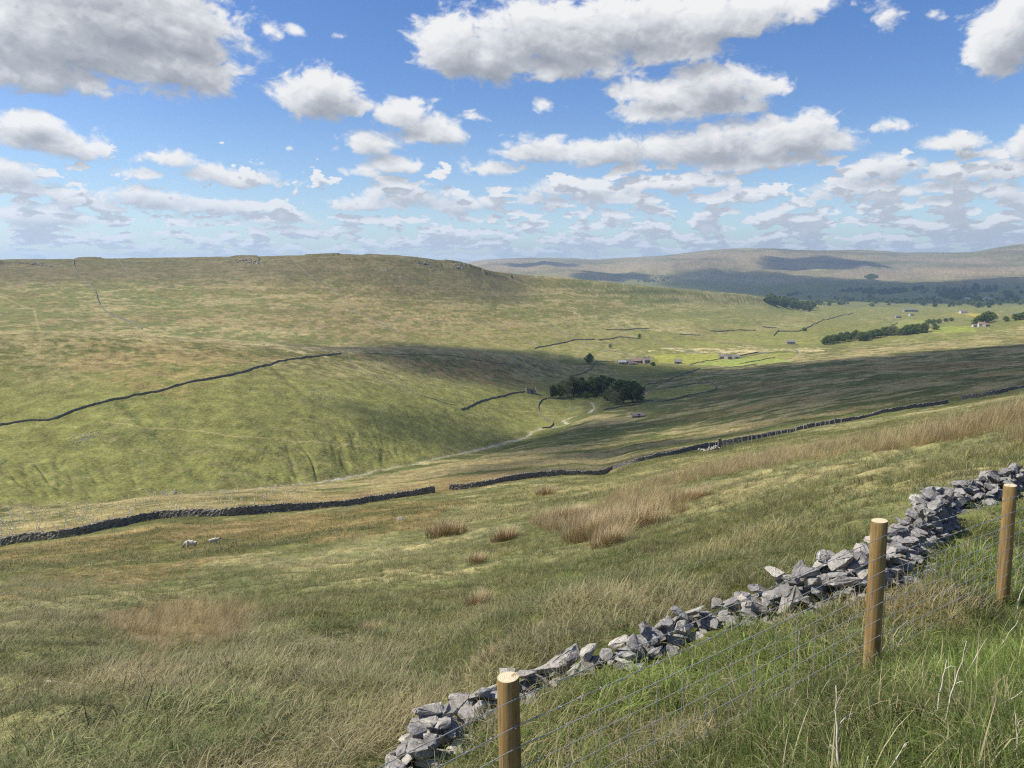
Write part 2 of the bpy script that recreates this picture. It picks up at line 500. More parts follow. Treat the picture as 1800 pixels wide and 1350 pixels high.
def height(x, y):
    """ground height at world points"""
    x, y = np.asarray(x, float), np.asarray(y, float)
    a, r = np.arctan2(x, y), np.hypot(x, y)
    i, fa = idx_az(a)
    j = np.clip(np.searchsorted(RS, r) - 1, 0, len(RS) - 2)
    fr = np.clip((r - RS[j]) / (RS[j + 1] - RS[j]), 0, 1)
    return (HZ[i, j] * (1 - fa) * (1 - fr) + HZ[i + 1, j] * fa * (1 - fr) + HZ[i, j + 1] * (1 - fa) * fr + HZ[i + 1, j + 1] * fa * fr)


_TAN = np.maximum.accumulate(HZ / RS[None, :], axis=1)


def hit(u, v):
    """where the sight line (u, v) meets the ground -> (x, y, z)"""
    d = ray(u, v)
    a, hz = math.atan2(d[0], d[1]), math.hypot(d[0], d[1])
    t = d[2] / hz
    i, fa = idx_az(a)
    col = _TAN[i] if fa < .5 else _TAN[i + 1]
    j = int(np.searchsorted(col, t))
    j = min(max(j, 1), len(RS) - 1)
    f = (t - col[j - 1]) / max(1e-9, col[j] - col[j - 1])
    r = RS[j - 1] + (RS[j] - RS[j - 1]) * min(1, max(0, f))
    x, y = r * math.sin(a), r * math.cos(a)
    return np.array([x, y, float(height(x, y))])


def hits(pts):
    return np.array([hit(u, v) for u, v in pts])


def in_poly(poly, x, y):
    poly = np.asarray(poly)[:, :2]
    ins = np.zeros(x.shape, bool)
    n = len(poly)
    for k in range(n):
        x0, y0 = poly[k]
        x1, y1 = poly[(k + 1) % n]
        c = (y0 > y) != (y1 > y)
        with np.errstate(divide='ignore', invalid='ignore'):
            xi = (x1 - x0) * (y - y0) / (y1 - y0 + 1e-12) + x0
        ins ^= c & (x < xi)
    return ins


def dist_line(P, x, y):
    P = np.asarray(P)[:, :2]
    best = np.full(x.shape, 1e9)
    for k in range(len(P) - 1):
        ax, ay = P[k]
        bx, by = P[k + 1]
        L2 = (bx - ax) ** 2 + (by - ay) ** 2 + 1e-9
        t = np.clip(((x - ax) * (bx - ax) + (y - ay) * (by - ay)) / L2, 0, 1)
        best = np.minimum(best, np.hypot(x - ax - t * (bx - ax), y - ay - t * (by - ay)))
    return best


# ------------------------------------------------------------------ what grows where (albedo)
GREEN = np.array([.112, .116, .038])
LIME = np.array([.182, .188, .060])
DKGREEN = np.array([.058, .072, .024])
STRAW = np.array([.300, .245, .130])
PALE = np.array([.400, .330, .190])
RUST = np.array([.200, .128, .058])
GREYG = np.array([.150, .165, .085])
ROCKC = np.array([.300, .295, .280])
HEATH = np.array([.150, .125, .075])

FIELDS = [  # improved pasture, outlines surveyed by sight lines
    ([(1095, 573), (1200, 586), (1300, 612), (1215, 612), (1130, 598)], LIME * .85, .8),
    ([(1240, 589), (1330, 583), (1480, 590), (1440, 605), (1330, 606)], LIME, .85),
    ([(1400, 575), (1480, 568), (1600, 592), (1440, 604), (1300, 590)], LIME * .9, .6),
    ([(1180, 598), (1250, 600), (1310, 613), (1210, 612)], LIME, .7),
    ([(1060, 640), (1150, 632), (1250, 640), (1260, 645), (1100, 655)], LIME * .8, .9),
    ([(1150, 625), (1260, 621), (1285, 632), (1210, 641), (1160, 638)], np.array([.23, .24, .06]), .9),
    ([(1215, 641), (1290, 632), (1340, 624), (1395, 634), (1290, 645)], np.array([.21, .25, .07]), .95),
    ([(1300, 630), (1345, 622), (1400, 620), (1390, 632)], LIME * 1.05, .9),
    ([(1130, 697), (1160, 685), (1245, 674), (1258, 683), (1180, 702)], LIME * .95, .95),
    ([(1420, 575), (1470, 560), (1560, 573), (1600, 580), (1440, 590)], LIME * .8, .7),
    ([(1430, 600), (1520, 590), (1540, 572), (1650, 590), (1500, 600)], LIME * .8, .5),
    ([(1570, 566), (1620, 560), (1640, 572), (1570, 578)], LIME * 1.05, .9),
    ([(1650, 555), (1680, 549), (1760, 553), (1700, 560)], np.array([.34, .27, .05]), .8),
    ([(1500, 550), (1640, 541), (1720, 560), (1640, 565)], LIME * .8, .7),
    ([(1650, 575), (1710, 573), (1720, 583), (1640, 585)], np.array([.20, .23, .05]), .8),
    ([(1440, 545), (1500, 540), (1560, 545), (1500, 556)], LIME * .8, .6),
]
TAN_STRIPS = [([(1215, 617), (1300, 606), (1360, 612), (1420, 612), (1400, 618), (1300, 620)], PALE * 1.1, .85),
              ([(1000, 551), (1100, 556), (1200, 575), (1260, 583), (1180, 583), (1100, 565)], PALE * .9, .6),
              ([(500, 610), (600, 608), (690, 612), (640, 618), (560, 618)], PALE * .85, .7),
              ([(1300, 640), (1480, 612), (1800, 570), (1800, 600), (1500, 632)], STRAW * 1.1, .55)]
RUSTY = [([(150, 600), (420, 610), (560, 630), (330, 672), (240, 690), (150, 640)], RUST * 1.25, .35),
         ([(540, 612), (900, 640), (960, 680), (880, 680), (700, 640)], RUST * 1.1, .55),
         ([(0, 958), (280, 925), (560, 905), (740, 880), (830, 880), (760, 930), (600, 950), (420, 960), (320, 1010), (0, 1075)], RUST * 1.15, .55),
         ([(0, 890), (300, 866), (560, 858), (600, 885), (380, 900), (200, 915), (0, 950)], STRAW * 1.05, .7),
         ([(200, 1080), (330, 1050), (440, 1080), (420, 1120), (240, 1160)], RUST * 1.2, .6)]
STREAM = [(350, 864), (440, 858), (540, 848), (600, 838), (660, 824), (700, 817), (745, 809), (800, 797), (850, 786), (895, 774), (925, 767), (935, 757), (955, 750), (985, 748),
          (1000, 744), (990, 738), (1005, 732), (1035, 725), (1045, 715), (1040, 706), (1075, 704), (1110, 700), (1130, 693), (1150, 684), (1165, 674), (1200, 668), (1225, 662), (1262, 656), (1275, 650),
          (1330, 642), (1385, 632), (1408, 620), (1400, 612)]
TRACK = [(1560, 597), (1600, 601), (1640, 607), (1680, 612), (1730, 606), (1800, 601)]


GULLIES = [([(215, 712), (250, 742), (290, 775), (318, 798), (340, 825), (357, 845)], 1.6, 1.3), ([(470, 640), (530, 690), (600, 730), (680, 760), (760, 790)], 1.4, .9),
           ([(560, 640), (640, 690), (720, 735), (800, 765)], 1.3, .8)]
PATHS = [([(180, 741), (260, 750), (330, 757), (420, 768), (520, 776), (620, 783), (700, 800)], .8), ([(620, 640), (700, 672), (760, 695), (840, 712), (940, 722)], .8),
         ([(0, 1010), (200, 985), (420, 960), (640, 935)], .35), ([(1100, 770), (1250, 735), (1450, 700), (1640, 672)], .9), ([(880, 480), (1000, 520), (1100, 555), (1180, 572)], 2.5),
         ([(0, 520), (60, 545), (100, 590)], 2.0)]


def albedo(x, y, z):
    r = np.hypot(x, y)
    a = np.arctan2(x, y)
    n1 = fbm(x, y, 60, 4, seed=21)
    n2 = fbm(x, y, 14, 4, seed=22)
    n3 = fbm(x, y, 3.2, 3, seed=23)
    nb = fbm(x, y, 400, 3, seed=24)
    c = np.broadcast_to(GREEN, x.shape + (3,)).copy()

    def blend(col, w):
        w = np.clip(w, 0, 1)[..., None]
        c[:] = c * (1 - w) + np.asarray(col) * w
    far = sstep(600, 900, r)
    kk = [np.interp(a, AZS, RK[n]) for n in (8, 10, 13, 19)]
    meadow = 1 - sstep(.9, 1.05, r / kk[0])
    # own hillside between the long wall and the stream
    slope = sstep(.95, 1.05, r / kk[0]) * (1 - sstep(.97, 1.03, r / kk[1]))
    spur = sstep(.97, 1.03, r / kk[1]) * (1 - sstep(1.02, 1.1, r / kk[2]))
    cfell = sstep(1.1, 1.3, r / kk[2]) * (1 - sstep(1.0, 1.15, r / kk[3]))
    right = sstep(R(-2), R(8), a)
    dale = sstep(3000, 3600, r)
    blend(GREYG, meadow * sstep(-.5, .6, n2 + n3 * .6) * .75)
    blend(STRAW, meadow * sstep(.0, .8, n2 * .7 + n3 * .9) * .65)
    blend(DKGREEN * 1.2, meadow * sstep(.15, .8, -n2 - n3 * .7) * .7)
    # drawn-out bands along the contour on the right-hand slope
    e1 = fbm(x * .55 + y * .2, y * 1.2 - x * .40, 13, 5, seed=25, gain=.62)
    e2 = fbm(x * .4 + y * .15, y * 1.3 - x * .45, 48, 4, seed=26, gain=.6)
    bands = sstep(-.12, .32, e1 + .55 * e2)
    s2 = np.clip(slope + spur * right * sstep(R(6), R(12), a), 0, 1)
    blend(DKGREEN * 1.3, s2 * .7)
    blend(STRAW * 1.0, s2 * bands * .8)
    blend(RUST * 1.1, s2 * sstep(.15, .7, n1 + e1 * .5) * .55)
    # spur: short bright turf, tawny above the wall
    sp = spur * (1 - sstep(R(6), R(12), a))
    up = (r - kk[1]) / (kk[2] - kk[1])
    blend(LIME * 1.0, sp * (1 - sstep(.5, .85, up)) * .8)
    blend(GREEN * 1.0, sp * sstep(.0, .6, n1 + .6 * n2 + .4 * n3) * .55)
    blend(DKGREEN * 1.1, sp * sstep(.3, .7, -n1 * .5 + n2 + n3 * .5) * .45)
    blend(STRAW * .95, sp * sstep(.42, .8, up) * sstep(-.7, .6, n1 * .5 + n3 + n2 * .6) * .72)
    blend(STRAW * .8, sp * sstep(.25, .8, n3 + .5 * n2) * .3)
    blend(PALE * .85, spur * (1 - right) * sstep(.86, 1.0, up) * .5)  # tawny crest, its sunlit rim painted in as paler turf
    # far fell side: streaks of bleached grass across green
    f1 = fbm(a * 900 * .55, z * 5.0 + r * .12, 34, 4, seed=27)
    f2 = fbm(a * 900, z * 4 + r * .2, 9, 3, seed=28)
    blend(GREEN * 1.35, cfell * .75)
    blend(STRAW * 1.1, cfell * sstep(.05, .55, f1 * .7 + f2 * .8 + nb * .4 + n3 * .2) * .72)
    blend(RUST, cfell * sstep(.2, .8, nb - f1 * .3 + f2 * .4) * .35)
    blend(DKGREEN * 1.15, cfell * sstep(.2, .9, -f1 - nb * .7) * .55)
    blend(LIME * .95, cfell * sstep(-78, -105, z + n1 * 8) * .5)
    topb = cfell * sstep(.80, .9, r / kk[3]) * (1 - sstep(R(0), R(3), a))
    blend(HEATH * .62, topb * .7)
    # far dale and the blue hills
    m1 = fbm(x, y, 700, 4, seed=29)
    m2 = fbm(x, y, 160, 3, seed=30)
    blend(GREEN * 1.15, dale * .9)
    hi = sstep(-115, -40, z + m1 * 30)
    blend(HEATH * 1.3, dale * hi * .85)
    blend(STRAW * .95, dale * hi * sstep(.0, .45, m1 + m2 * .6) * .6)
    blend(GREEN * .9, dale * hi * sstep(.0, .5, m2 - m1) * .5)
    m3 = fbm(a * 5000, z * 14 + m1 * 40, 420, 4, seed=33)
    blend(np.array([.26, .19, .14]), dale * hi * sstep(.0, .35, m3) * .55)
    blend(np.array([.06, .06, .04]), dale * hi * sstep(.15, .5, -m3 - m2 * .4) * .35)
    blend(LIME * .8, dale * (1 - hi) * sstep(.0, .5, m2) * .6)
    wx, wy = x + (n2 * .05 + n1 * .06 + n3 * .012) * r, y + (n2 * .05 - n1 * .06 + n3 * .012) * r
    for poly, col, w in RUSTY_W + TAN_W:
        blend(col, in_poly(poly, wx, wy) * w * sstep(-.7, .3, n2 + n3 * .6 + f2 * .4))
    for poly, col, w in FIELDS_W:
        blend(col * np.array([1.07, 1.05, 1.0]), in_poly(poly, x + n2 * 2.5, y + n3 * 2.5) * min(1, w * 1.12))
    for P_, w_ in PATHS_W:
        d = dist_line(P_, x, y) + n3 * w_ * .5
        blend(STRAW * 1.1, sstep(w_, w_ * .3, d) * .6)
    for P_, w_, _ in GULLY_W:
        d = dist_line(P_, x, y) + n3 * w_ * .6
        blend(DKGREEN * .9, sstep(w_ * 1.6, w_ * .4, d) * .25)
    # colour never quite still
    c *= (1.04 + .24 * n3 + .16 * n2)[..., None]
    # stream bed of pale cobbles, and the farm road
    ds = dist_line(STREAM_W, x, y)
    wd = .5 + .9 * np.clip(vnoise(x * .04, y * .04) + .3, 0, 1.2)
    blend(ROCKC * 1.25, sstep(wd, wd * .4, ds + .4 * n3) * .9)
    blend(STRAW, sstep(4, 1, ds + n2 * 2) * .25)
    return np.clip(c * np.array([1.03, 1.03, .92]), .004, .8)


def wpolys(lst):
    return [(hits(p), c, w) for p, c, w in lst]


FIELDS_W, TAN_W, RUSTY_W = wpolys(FIELDS), wpolys(TAN_STRIPS), wpolys(RUSTY)
STREAM_W = hits(STREAM)
GULLY_W = [(hits(p), w, d) for p, w, d in GULLIES]
PATHS_W = [(hits(p), w) for p, w in PATHS]
# the stream runs in a shallow cut
ds_ = np.where((GR > 200) & (GR < 1400) & (np.abs(GA) < R(40)), 0, 1e3)
sel = ds_ < 1
dd = np.full(GR.shape, 1e3)
dd[sel] = dist_line(STREAM_W, GX[sel], GY[sel])
HZ = HZ - .7 * np.exp(-(dd / 3.0) ** 2)
for P_, w_, dp in GULLY_W:
    dd[sel] = dist_line(P_, GX[sel], GY[sel])
    HZ = HZ - .55 * dp * np.exp(-(dd / (w_ * 1.5)) ** 2)
del ds_, dd, sel


def mesh_from(name, V, Fq, mat=None, parent=None, smooth=True, col=None):
    """numpy mesh; Fq (n,3) or (n,4) faces"""
    me = bpy.data.meshes.new(name)
    V = np.ascontiguousarray(V, dtype=np.float32)
    Fq = np.ascontiguousarray(Fq, dtype=np.int32)
    n, k = Fq.shape
    me.vertices.add(len(V))
    me.vertices.foreach_set('co', V.ravel())
    me.loops.add(n * k)
    me.loops.foreach_set('vertex_index', Fq.ravel())
    me.polygons.add(n)
    me.polygons.foreach_set('loop_start', np.arange(0, n * k, k, dtype=np.int32))
    me.update(calc_edges=True)
    me.shade_smooth() if smooth else me.shade_flat()
    if col is not None:
        at = me.attributes.new('tint', 'FLOAT_COLOR', 'POINT')
        cc = np.ones((len(V), 4), np.float32)
        cc[:, :3] = col
        at.data.foreach_set('color', cc.ravel())
    if mat:
        me.materials.append(mat)
    o = bpy.data.objects.new(name, me)
    COL.objects.link(o)
    if parent:
        o.parent = parent
    return o


def tag(o, label=None, cat=None, group=None, kind=None):
    for k, v in (('label', label), ('category', cat), ('group', group), ('kind', kind)):
        if v:
            o[k] = v
    return o


def new_mat(name, rough=.9, spec=.2):
    m = bpy.data.materials.new(name)
    m.use_nodes = True
    nt = NT(m.node_tree)
    b = m.node_tree.nodes['Principled BSDF']
    b.inputs['Roughness'].default_value = rough
    b.inputs['Specular IOR Level'].default_value = spec
    return m, nt, b


def ground_material():
    m, w, b = new_mat('turf', .95, .08)
    at = w.n('ShaderNodeAttribute', attribute_name='tint')
    g = w.n('ShaderNodeNewGeometry')
    P = g.outputs['Position']
    n1 = w.noise(P, 9.0, 4, .6)
    n2 = w.noise(P, .9, 5, .62)
    n3 = w.noise(P, .11, 5, .6)
    k = w.m('MULTIPLY_ADD', n1, .9, w.m('MULTIPLY_ADD', n2, 1.3, w.m('MULTIPLY', n3, 1.1)))   # ~1.65 mean
    k = w.rng(k, 1.2, 2.1, .42, 1.75)
    c = w.v('SCALE', at.outputs['Color'])
    w.put(c.node.inputs['Scale'], k)
    # bleached blades in among the green
    s = w.rng(w.noise(P, 1.7, 6, .72), .52, .64, 0, .45)
    c = w.mix(s, c, (.34, .29, .15))
    w.put(b.inputs['Base Color'], c)
    bump = w.n('ShaderNodeBump')
    bump.inputs['Strength'].default_value = .9
    bump.inputs['Distance'].default_value = .6
    w.put(bump.inputs['Height'], w.m('MULTIPLY_ADD', w.noise(P, .8, 6, .65), 1.0, w.m('MULTIPLY', n1, .12)))
    bump2 = w.n('ShaderNodeBump')
    bump2.inputs['Strength'].default_value = .6
    bump2.inputs['Distance'].default_value = 2.5
    w.put(bump2.inputs['Height'], w.noise(P, .07, 5, .6))
    w.put(bump.inputs['Normal'], bump2.outputs[0])
    w.put(b.inputs['Normal'], bump.outputs[0])
    return m


TURF = ground_material()
nA, nR = HZ.shape
VC = np.stack([GX, GY, HZ], -1)
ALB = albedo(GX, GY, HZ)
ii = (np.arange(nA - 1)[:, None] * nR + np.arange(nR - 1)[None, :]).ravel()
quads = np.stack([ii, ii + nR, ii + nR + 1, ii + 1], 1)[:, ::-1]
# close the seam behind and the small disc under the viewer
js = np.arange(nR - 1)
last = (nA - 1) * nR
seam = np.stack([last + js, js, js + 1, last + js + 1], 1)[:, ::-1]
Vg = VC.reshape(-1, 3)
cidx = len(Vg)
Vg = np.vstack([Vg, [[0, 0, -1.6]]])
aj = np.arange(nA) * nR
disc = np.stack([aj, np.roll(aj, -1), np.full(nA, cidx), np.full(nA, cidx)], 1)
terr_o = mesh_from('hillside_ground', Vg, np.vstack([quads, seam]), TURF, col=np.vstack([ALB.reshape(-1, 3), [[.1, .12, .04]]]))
tag(terr_o, kind='structure')


# ------------------------------------------------------------------ air, and unseen clouds added above the view to shade the dale
def build_haze():
    zlo, zhi = float(HZ.min()) - 1.0, float(HZ.max()) + 6.0
    s = 13700.0
    V = [(x, y, z) for z in (zlo, zhi) for y in (-s, s) for x in (-s, s)]
    Fc = [(0, 2, 3, 1), (4, 5, 7, 6), (0, 1, 5, 4), (2, 6, 7, 3), (0, 4, 6, 2), (1, 3, 7, 5)]
    m = bpy.data.materials.new('air')
    m.use_nodes = True
    nt = NT(m.node_tree)
    m.node_tree.nodes.clear()
    o = nt.n('ShaderNodeOutputMaterial')
    pv = nt.n('ShaderNodeVolumePrincipled')
    pv.inputs['Color'].default_value = (.50, .70, 1.0, 1)
    pv.inputs['Density'].default_value = HAZE
    pv.inputs['Anisotropy'].default_value = .2
    m.node_tree.links.new(pv.outputs[0], o.inputs['Volume'])
    h = mesh_from('haze', V, Fc, m, smooth=False)
    tag(h, kind='stuff')


HAZE = 7.5e-5
build_haze()

shade_cloud_mat, cw, cb = new_mat('shade_cloud_white', 1.0, 0)
cb.inputs['Base Color'].default_value = (.88, .89, .91, 1)
_at = cw.n('ShaderNodeAttribute', attribute_name='tint')
cw.put(cb.inputs['Alpha'], _at.outputs['Fac'])


def shade_cloud(px, alt, label, seed, edge=.16, hole=0.0, cells=110, soft=.05):
    """an unseen flat-based cloud, added and shaped so its shade covers the outlined ground"""
    G = hits(px)
    k = (alt - G[:, 2]) / SUN_DIR.z
    P = G[:, :2] + k[:, None] * np.array([SUN_DIR.x, SUN_DIR.y])
    lo, hi = P.min(0), P.max(0)
    size = (hi - lo).max()
    lo, hi = lo - size * .12, hi + size * .12
    step = size / cells
    nx, ny = int((hi[0] - lo[0]) / step) + 2, int((hi[1] - lo[1]) / step) + 2
    X, Y = np.meshgrid(lo[0] + np.arange(nx) * step, lo[1] + np.arange(ny) * step, indexing='ij')
    d = dist_line(np.vstack([P, P[:1]]), X, Y)
    d = np.where(in_poly(P, X, Y), d, -d)
    w = min(hi[0] - lo[0], hi[1] - lo[1])
    d = d + fbm(X, Y, w * .45, 5, gain=.6, seed=seed) * w * edge + w * .03
    if hole:
        d = np.minimum(d, (hole + fbm(X, Y, w * .3, 4, gain=.6, seed=seed + 3)) * w * .5)
    d[0, :] = d[-1, :] = -1
    d[:, 0] = d[:, -1] = -1
    T = np.sqrt(np.clip(d, 0, None) / w) * w * .28
    lump = 1 + .5 * fbm(X, Y, w * .16, 4, seed=seed + 1)
    top = alt + T * lump
    bot = alt - T * .12
    on = d > 0
    cell = on[:-1, :-1] | on[1:, :-1] | on[:-1, 1:] | on[1:, 1:]
    cell &= (d[:-1, :-1] > -step) & (d[1:, 1:] > -step)
    I = (np.arange(nx)[:, None] * ny + np.arange(ny)[None, :])
    q = np.stack([I[:-1, :-1], I[1:, :-1], I[1:, 1:], I[:-1, 1:]], -1)[cell]
    N = nx * ny
    V = np.vstack([np.stack([X, Y, top], -1).reshape(-1, 3), np.stack([X, Y, bot], -1).reshape(-1, 3)])
    Fq = np.vstack([q, q[:, ::-1] + N])
    used, inv = np.unique(Fq, return_inverse=True)
    den = sstep(0, soft, d / w).ravel()                  # thin edges let light through
    den = np.concatenate([den, den])[used] * .68
    o = mesh_from('added_shade_cloud', V[used], inv.reshape(Fq.shape), shade_cloud_mat, col=np.repeat(den[:, None], 3, 1))
    tag(o, label, 'cloud', 'unseen clouds added for shade')
    return o


shade_cloud([(560, 611), (700, 607), (900, 618), (1040, 640), (1100, 640), (1160, 650), (1250, 654), (1400, 641), (1560, 624), (1700, 611), (1830, 601), (2100, 590),
                (2100, 690), (1800, 688), (1600, 706), (1480, 722), (1300, 738), (1180, 735), (1110, 715), (1020, 702), (975, 684), (890, 650), (770, 630), (640, 617)],
               2300, 'broad unseen cloud added high up to shade the near slope', 3, .05, cells=190)
shade_cloud([(550, 690), (690, 722), (850, 750), (960, 757), (1090, 730), (1200, 735), (1120, 770), (960, 800), (850, 812), (800, 786), (680, 765), (570, 725)],
               1900, 'ragged small unseen cloud added to shade the foot of the green spur', 5, .07, soft=.16)
shade_cloud([(880, 812), (1000, 795), (1150, 775), (1280, 762), (1400, 738), (1300, 785), (1120, 812), (1000, 830), (880, 838), (780, 828)],
               1700, 'thin unseen cloud added to shade the slope along the stone wall', 8, .12, .25)
shade_cloud([(1175, 500), (1200, 487), (1260, 476), (1330, 482), (1420, 487), (1560, 497), (1660, 503), (1720, 484), (1830, 492), (2000, 500), (2000, 536), (1700, 534), (1560, 532), (1420, 528), (1330, 520), (1200, 506)],
               3300, 'large unseen cloud added to shade the far valley floor', 11, .05, cells=150)
shade_cloud([(1335, 463), (1370, 452), (1440, 448), (1530, 460), (1560, 470), (1500, 474), (1400, 476), (1345, 472)],
               3900, 'oval unseen cloud added to shade the flat-topped blue hill', 13, .08)
shade_cloud([(1015, 484), (1060, 478), (1120, 482), (1140, 492), (1080, 494), (1020, 490)], 3600, 'small unseen cloud added to shade the head of the side valley', 15, .1, cells=70)
shade_cloud([(870, 466), (930, 462), (1010, 464), (1000, 468), (900, 471)], 3900, 'narrow unseen cloud added to shade the most distant moor', 17, .1, cells=70)


# ------------------------------------------------------------------ small mesh kit
class MB:
    def __init__(s):
        s.v, s.f = [], []

    def add(s, V, Fc):
        o = len(s.v)
        s.v += [tuple(map(float, p)) for p in V]
        s.f += [tuple(i + o for i in f) for f in Fc]

    def box(s, x0, x1, y0, y1, z0, z1):
        s.add([(x0, y0, z0), (x1, y0, z0), (x1, y1, z0), (x0, y1, z0), (x0, y0, z1), (x1, y0, z1), (x1, y1, z1), (x0, y1, z1)],
              [(0, 3, 2, 1), (4, 5, 6, 7), (0, 1, 5, 4), (1, 2, 6, 5), (2, 3, 7, 6), (3, 0, 4, 7)])

    def tube(s, pts, rad, n=6, cap=True):
        pts = [Vector(p) for p in pts]
        rad = rad if isinstance(rad, (list, tuple)) else [rad] * len(pts)
        V, Fc = [], []
        ref = Vector((0, 0, 1)) if abs((pts[-1] - pts[0]).normalized().z) < .9 else Vector((0, 1, 0))
        for i, p in enumerate(pts):
            t = (pts[min(i + 1, len(pts) - 1)] - pts[max(i - 1, 0)]).normalized()
            a = t.cross(ref).normalized()
            b = a.cross(t)
            for k in range(n):
                an = 2 * math.pi * k / n
                V.append(p + (a * math.cos(an) + b * math.sin(an)) * rad[i])
        for i in range(len(pts) - 1):
            for k in range(n):
                k2 = (k + 1) % n
                Fc.append((i * n + k, i * n + k2, (i + 1) * n + k2, (i + 1) * n + k))
        if cap:
            Fc.append(tuple(range(n))[::-1])
            Fc.append(tuple((len(pts) - 1) * n + k for k in range(n)))
        s.add(V, Fc)

    def build(s, name, mat=None, parent=None, smooth=False):
        me = bpy.data.meshes.new(name)
        me.from_pydata(s.v, [], s.f)
        me.update()
        if smooth:
            me.shade_smooth()
        if mat:
            me.materials.append(mat)
        o = bpy.data.objects.new(name, me)
        COL.objects.link(o)
        if parent:
            o.parent = parent
        return o


def empty(name, loc, rz=0.0):
    o = bpy.data.objects.new(name, None)
    o.empty_display_size = .3
    o.location = loc
    o.rotation_euler = (0, 0, rz)
    COL.objects.link(o)
    return o


def copy_tree(o):
    c = o.copy()
    COL.objects.link(c)
    for ch in list(o.children):
        d = ch.copy()
        COL.objects.link(d)
        d.parent = c
        for g in list(ch.children):
            e = g.copy()
            COL.objects.link(e)
            e.parent = d
    return c


def simple_mat(name, c1, c2, scale=3.0, rough=.9, spec=.15, bump=.0, bscale=None, c3=None):
    m, w, b = new_mat(name, rough, spec)
    tc = w.n('ShaderNodeTexCoord')
    P = tc.outputs['Object']
    f = w.noise(P, scale, 5, .65)
    col = w.ramp(f, [(.32, c1), (.68, c2)])
    if c3:
        col = w.mix(w.rng(w.noise(P, scale * .37, 3, .6), .55, .68), col, c3)
    w.put(b.inputs['Base Color'], col)
    if bump:
        bn = w.n('ShaderNodeBump')
        bn.inputs['Strength'].default_value = .8
        bn.inputs['Distance'].default_value = bump
        w.put(bn.inputs['Height'], w.noise(P, bscale or scale * 3, 5, .7))
        w.put(b.inputs['Normal'], bn.outputs[0])
    return m


def wall_material():
    m, w, b = new_mat('field_stone', .95, .1)
    g = w.n('ShaderNodeNewGeometry')
    P = g.outputs['Position']
    vo = w.n('ShaderNodeTexVoronoi', feature='F1')
    w.put(vo.inputs['Vector'], w.v('MULTIPLY', P, (1, 1, 2.0)))
    vo.inputs['Scale'].default_value = 4.0
    s = w.n('ShaderNodeSeparateColor')
    w.put(s.inputs[0], vo.outputs['Color'])
    col = w.ramp(s.outputs[0], [(0, (.15, .135, .11)), (.5, (.32, .29, .245)), (1, (.52, .49, .43))])
    col = w.mix(w.rng(w.noise(P, 1.3, 4, .6), .5, .7, 0, .5), col, (.20, .20, .15))
    crack = w.rng(vo.outputs['Distance'], .05, .42, 1.0, .25)
    col = w.mix(1.0, col, w.ramp(crack, [(0, .42), (1, 1.0)]), 'MULTIPLY')
    w.put(b.inputs['Base Color'], col)
    bn = w.n('ShaderNodeBump')
    bn.inputs['Distance'].default_value = .12
    w.put(bn.inputs['Height'], w.m('SUBTRACT', 1, vo.outputs['Distance']))
    w.put(b.inputs['Normal'], bn.outputs[0])
    return m


WALLM = wall_material()


def world_line(px, step):
    """sight-line points -> evenly spaced points on the ground"""
    H = hits(px)[:, :2]
    # soften kinks
    seg = np.hypot(*np.diff(H, axis=0).T)
    s = np.concatenate([[0], np.cumsum(seg)])
    n = max(3, int(s[-1] / step))
    q = np.linspace(0, s[-1], n)
    x, y = pchip1(s, H[:, 0], q), pchip1(s, H[:, 1], q)
    return np.stack([x, y, height(x, y)], 1)


def stone_wall(px, label, h=1.3, w=.55, step=None, broken=.12, mat=None, seed=0, cat='stone wall'):
    H0 = hits(px)
    near = np.hypot(*H0[0, :2]) < 260
    h *= .75 if near else (.50 if np.hypot(*H0[0, :2]) < 1000 else .8)
    w *= .95 if near else (.62 if np.hypot(*H0[0, :2]) < 1000 else 1.0)
    dist = np.hypot(H0[:, 0], H0[:, 1]).mean()
    step = step or max(.28, dist * .0014)
    P = world_line(px, step)
    n = len(P)
    T = np.gradient(P[:, :2], axis=0)
    T /= np.hypot(T[:, 0], T[:, 1])[:, None] + 1e-9
    Nn = np.stack([-T[:, 1], T[:, 0]], 1)
    rg = np.random.default_rng(seed + 40)
    wob = vnoise(np.arange(n) * step / 6.0 + seed * 3.3, np.zeros(n)) * .14 + vnoise(np.arange(n) * step / 1.3, np.ones(n)) * .05
    hh = h * (1 + wob - broken * np.clip(vnoise(np.arange(n) * step / 14.0 + seed, np.zeros(n) + 4) - .35, 0, 1) * 3)
    prof = [(-.5, -.35), (-.48, .0), (-.42, .33), (-.36, .62), (-.30, .84), (-.26, 1.0), (.26, 1.02), (.30, .84), (.36, .62), (.42, .33), (.48, .0), (.5, -.35)]
    k = len(prof)
    V = np.zeros((n, k, 3))
    gz = P[:, 2]
    for j, (a, b) in enumerate(prof):
        off = a * w + (rg.random(n) - .5) * w * .16
        V[:, j, :2] = P[:, :2] + Nn * off[:, None]
        jz = (rg.random(n) - .5) * (.20 if b >= 1 else .06) * min(h, 1.5)
        V[:, j, 2] = gz + b * hh + jz * (b > 0)
    I = np.arange(n * k).reshape(n, k)
    q = np.stack([I[:-1, :-1], I[1:, :-1], I[1:, 1:], I[:-1, 1:]], -1).reshape(-1, 4)
    ends = []
    for r0 in (0, n - 1):
        for j in range(k // 2 - 1):
            ends.append((I[r0, j], I[r0, j + 1], I[r0, k - 2 - j], I[r0, k - 1 - j]))
    o = mesh_from('dry_stone_wall', V.reshape(-1, 3), np.vstack([q, ends]), mat or WALLM, smooth=False)
    tag(o, label, cat, 'dry stone walls crossing the dale')
    return o


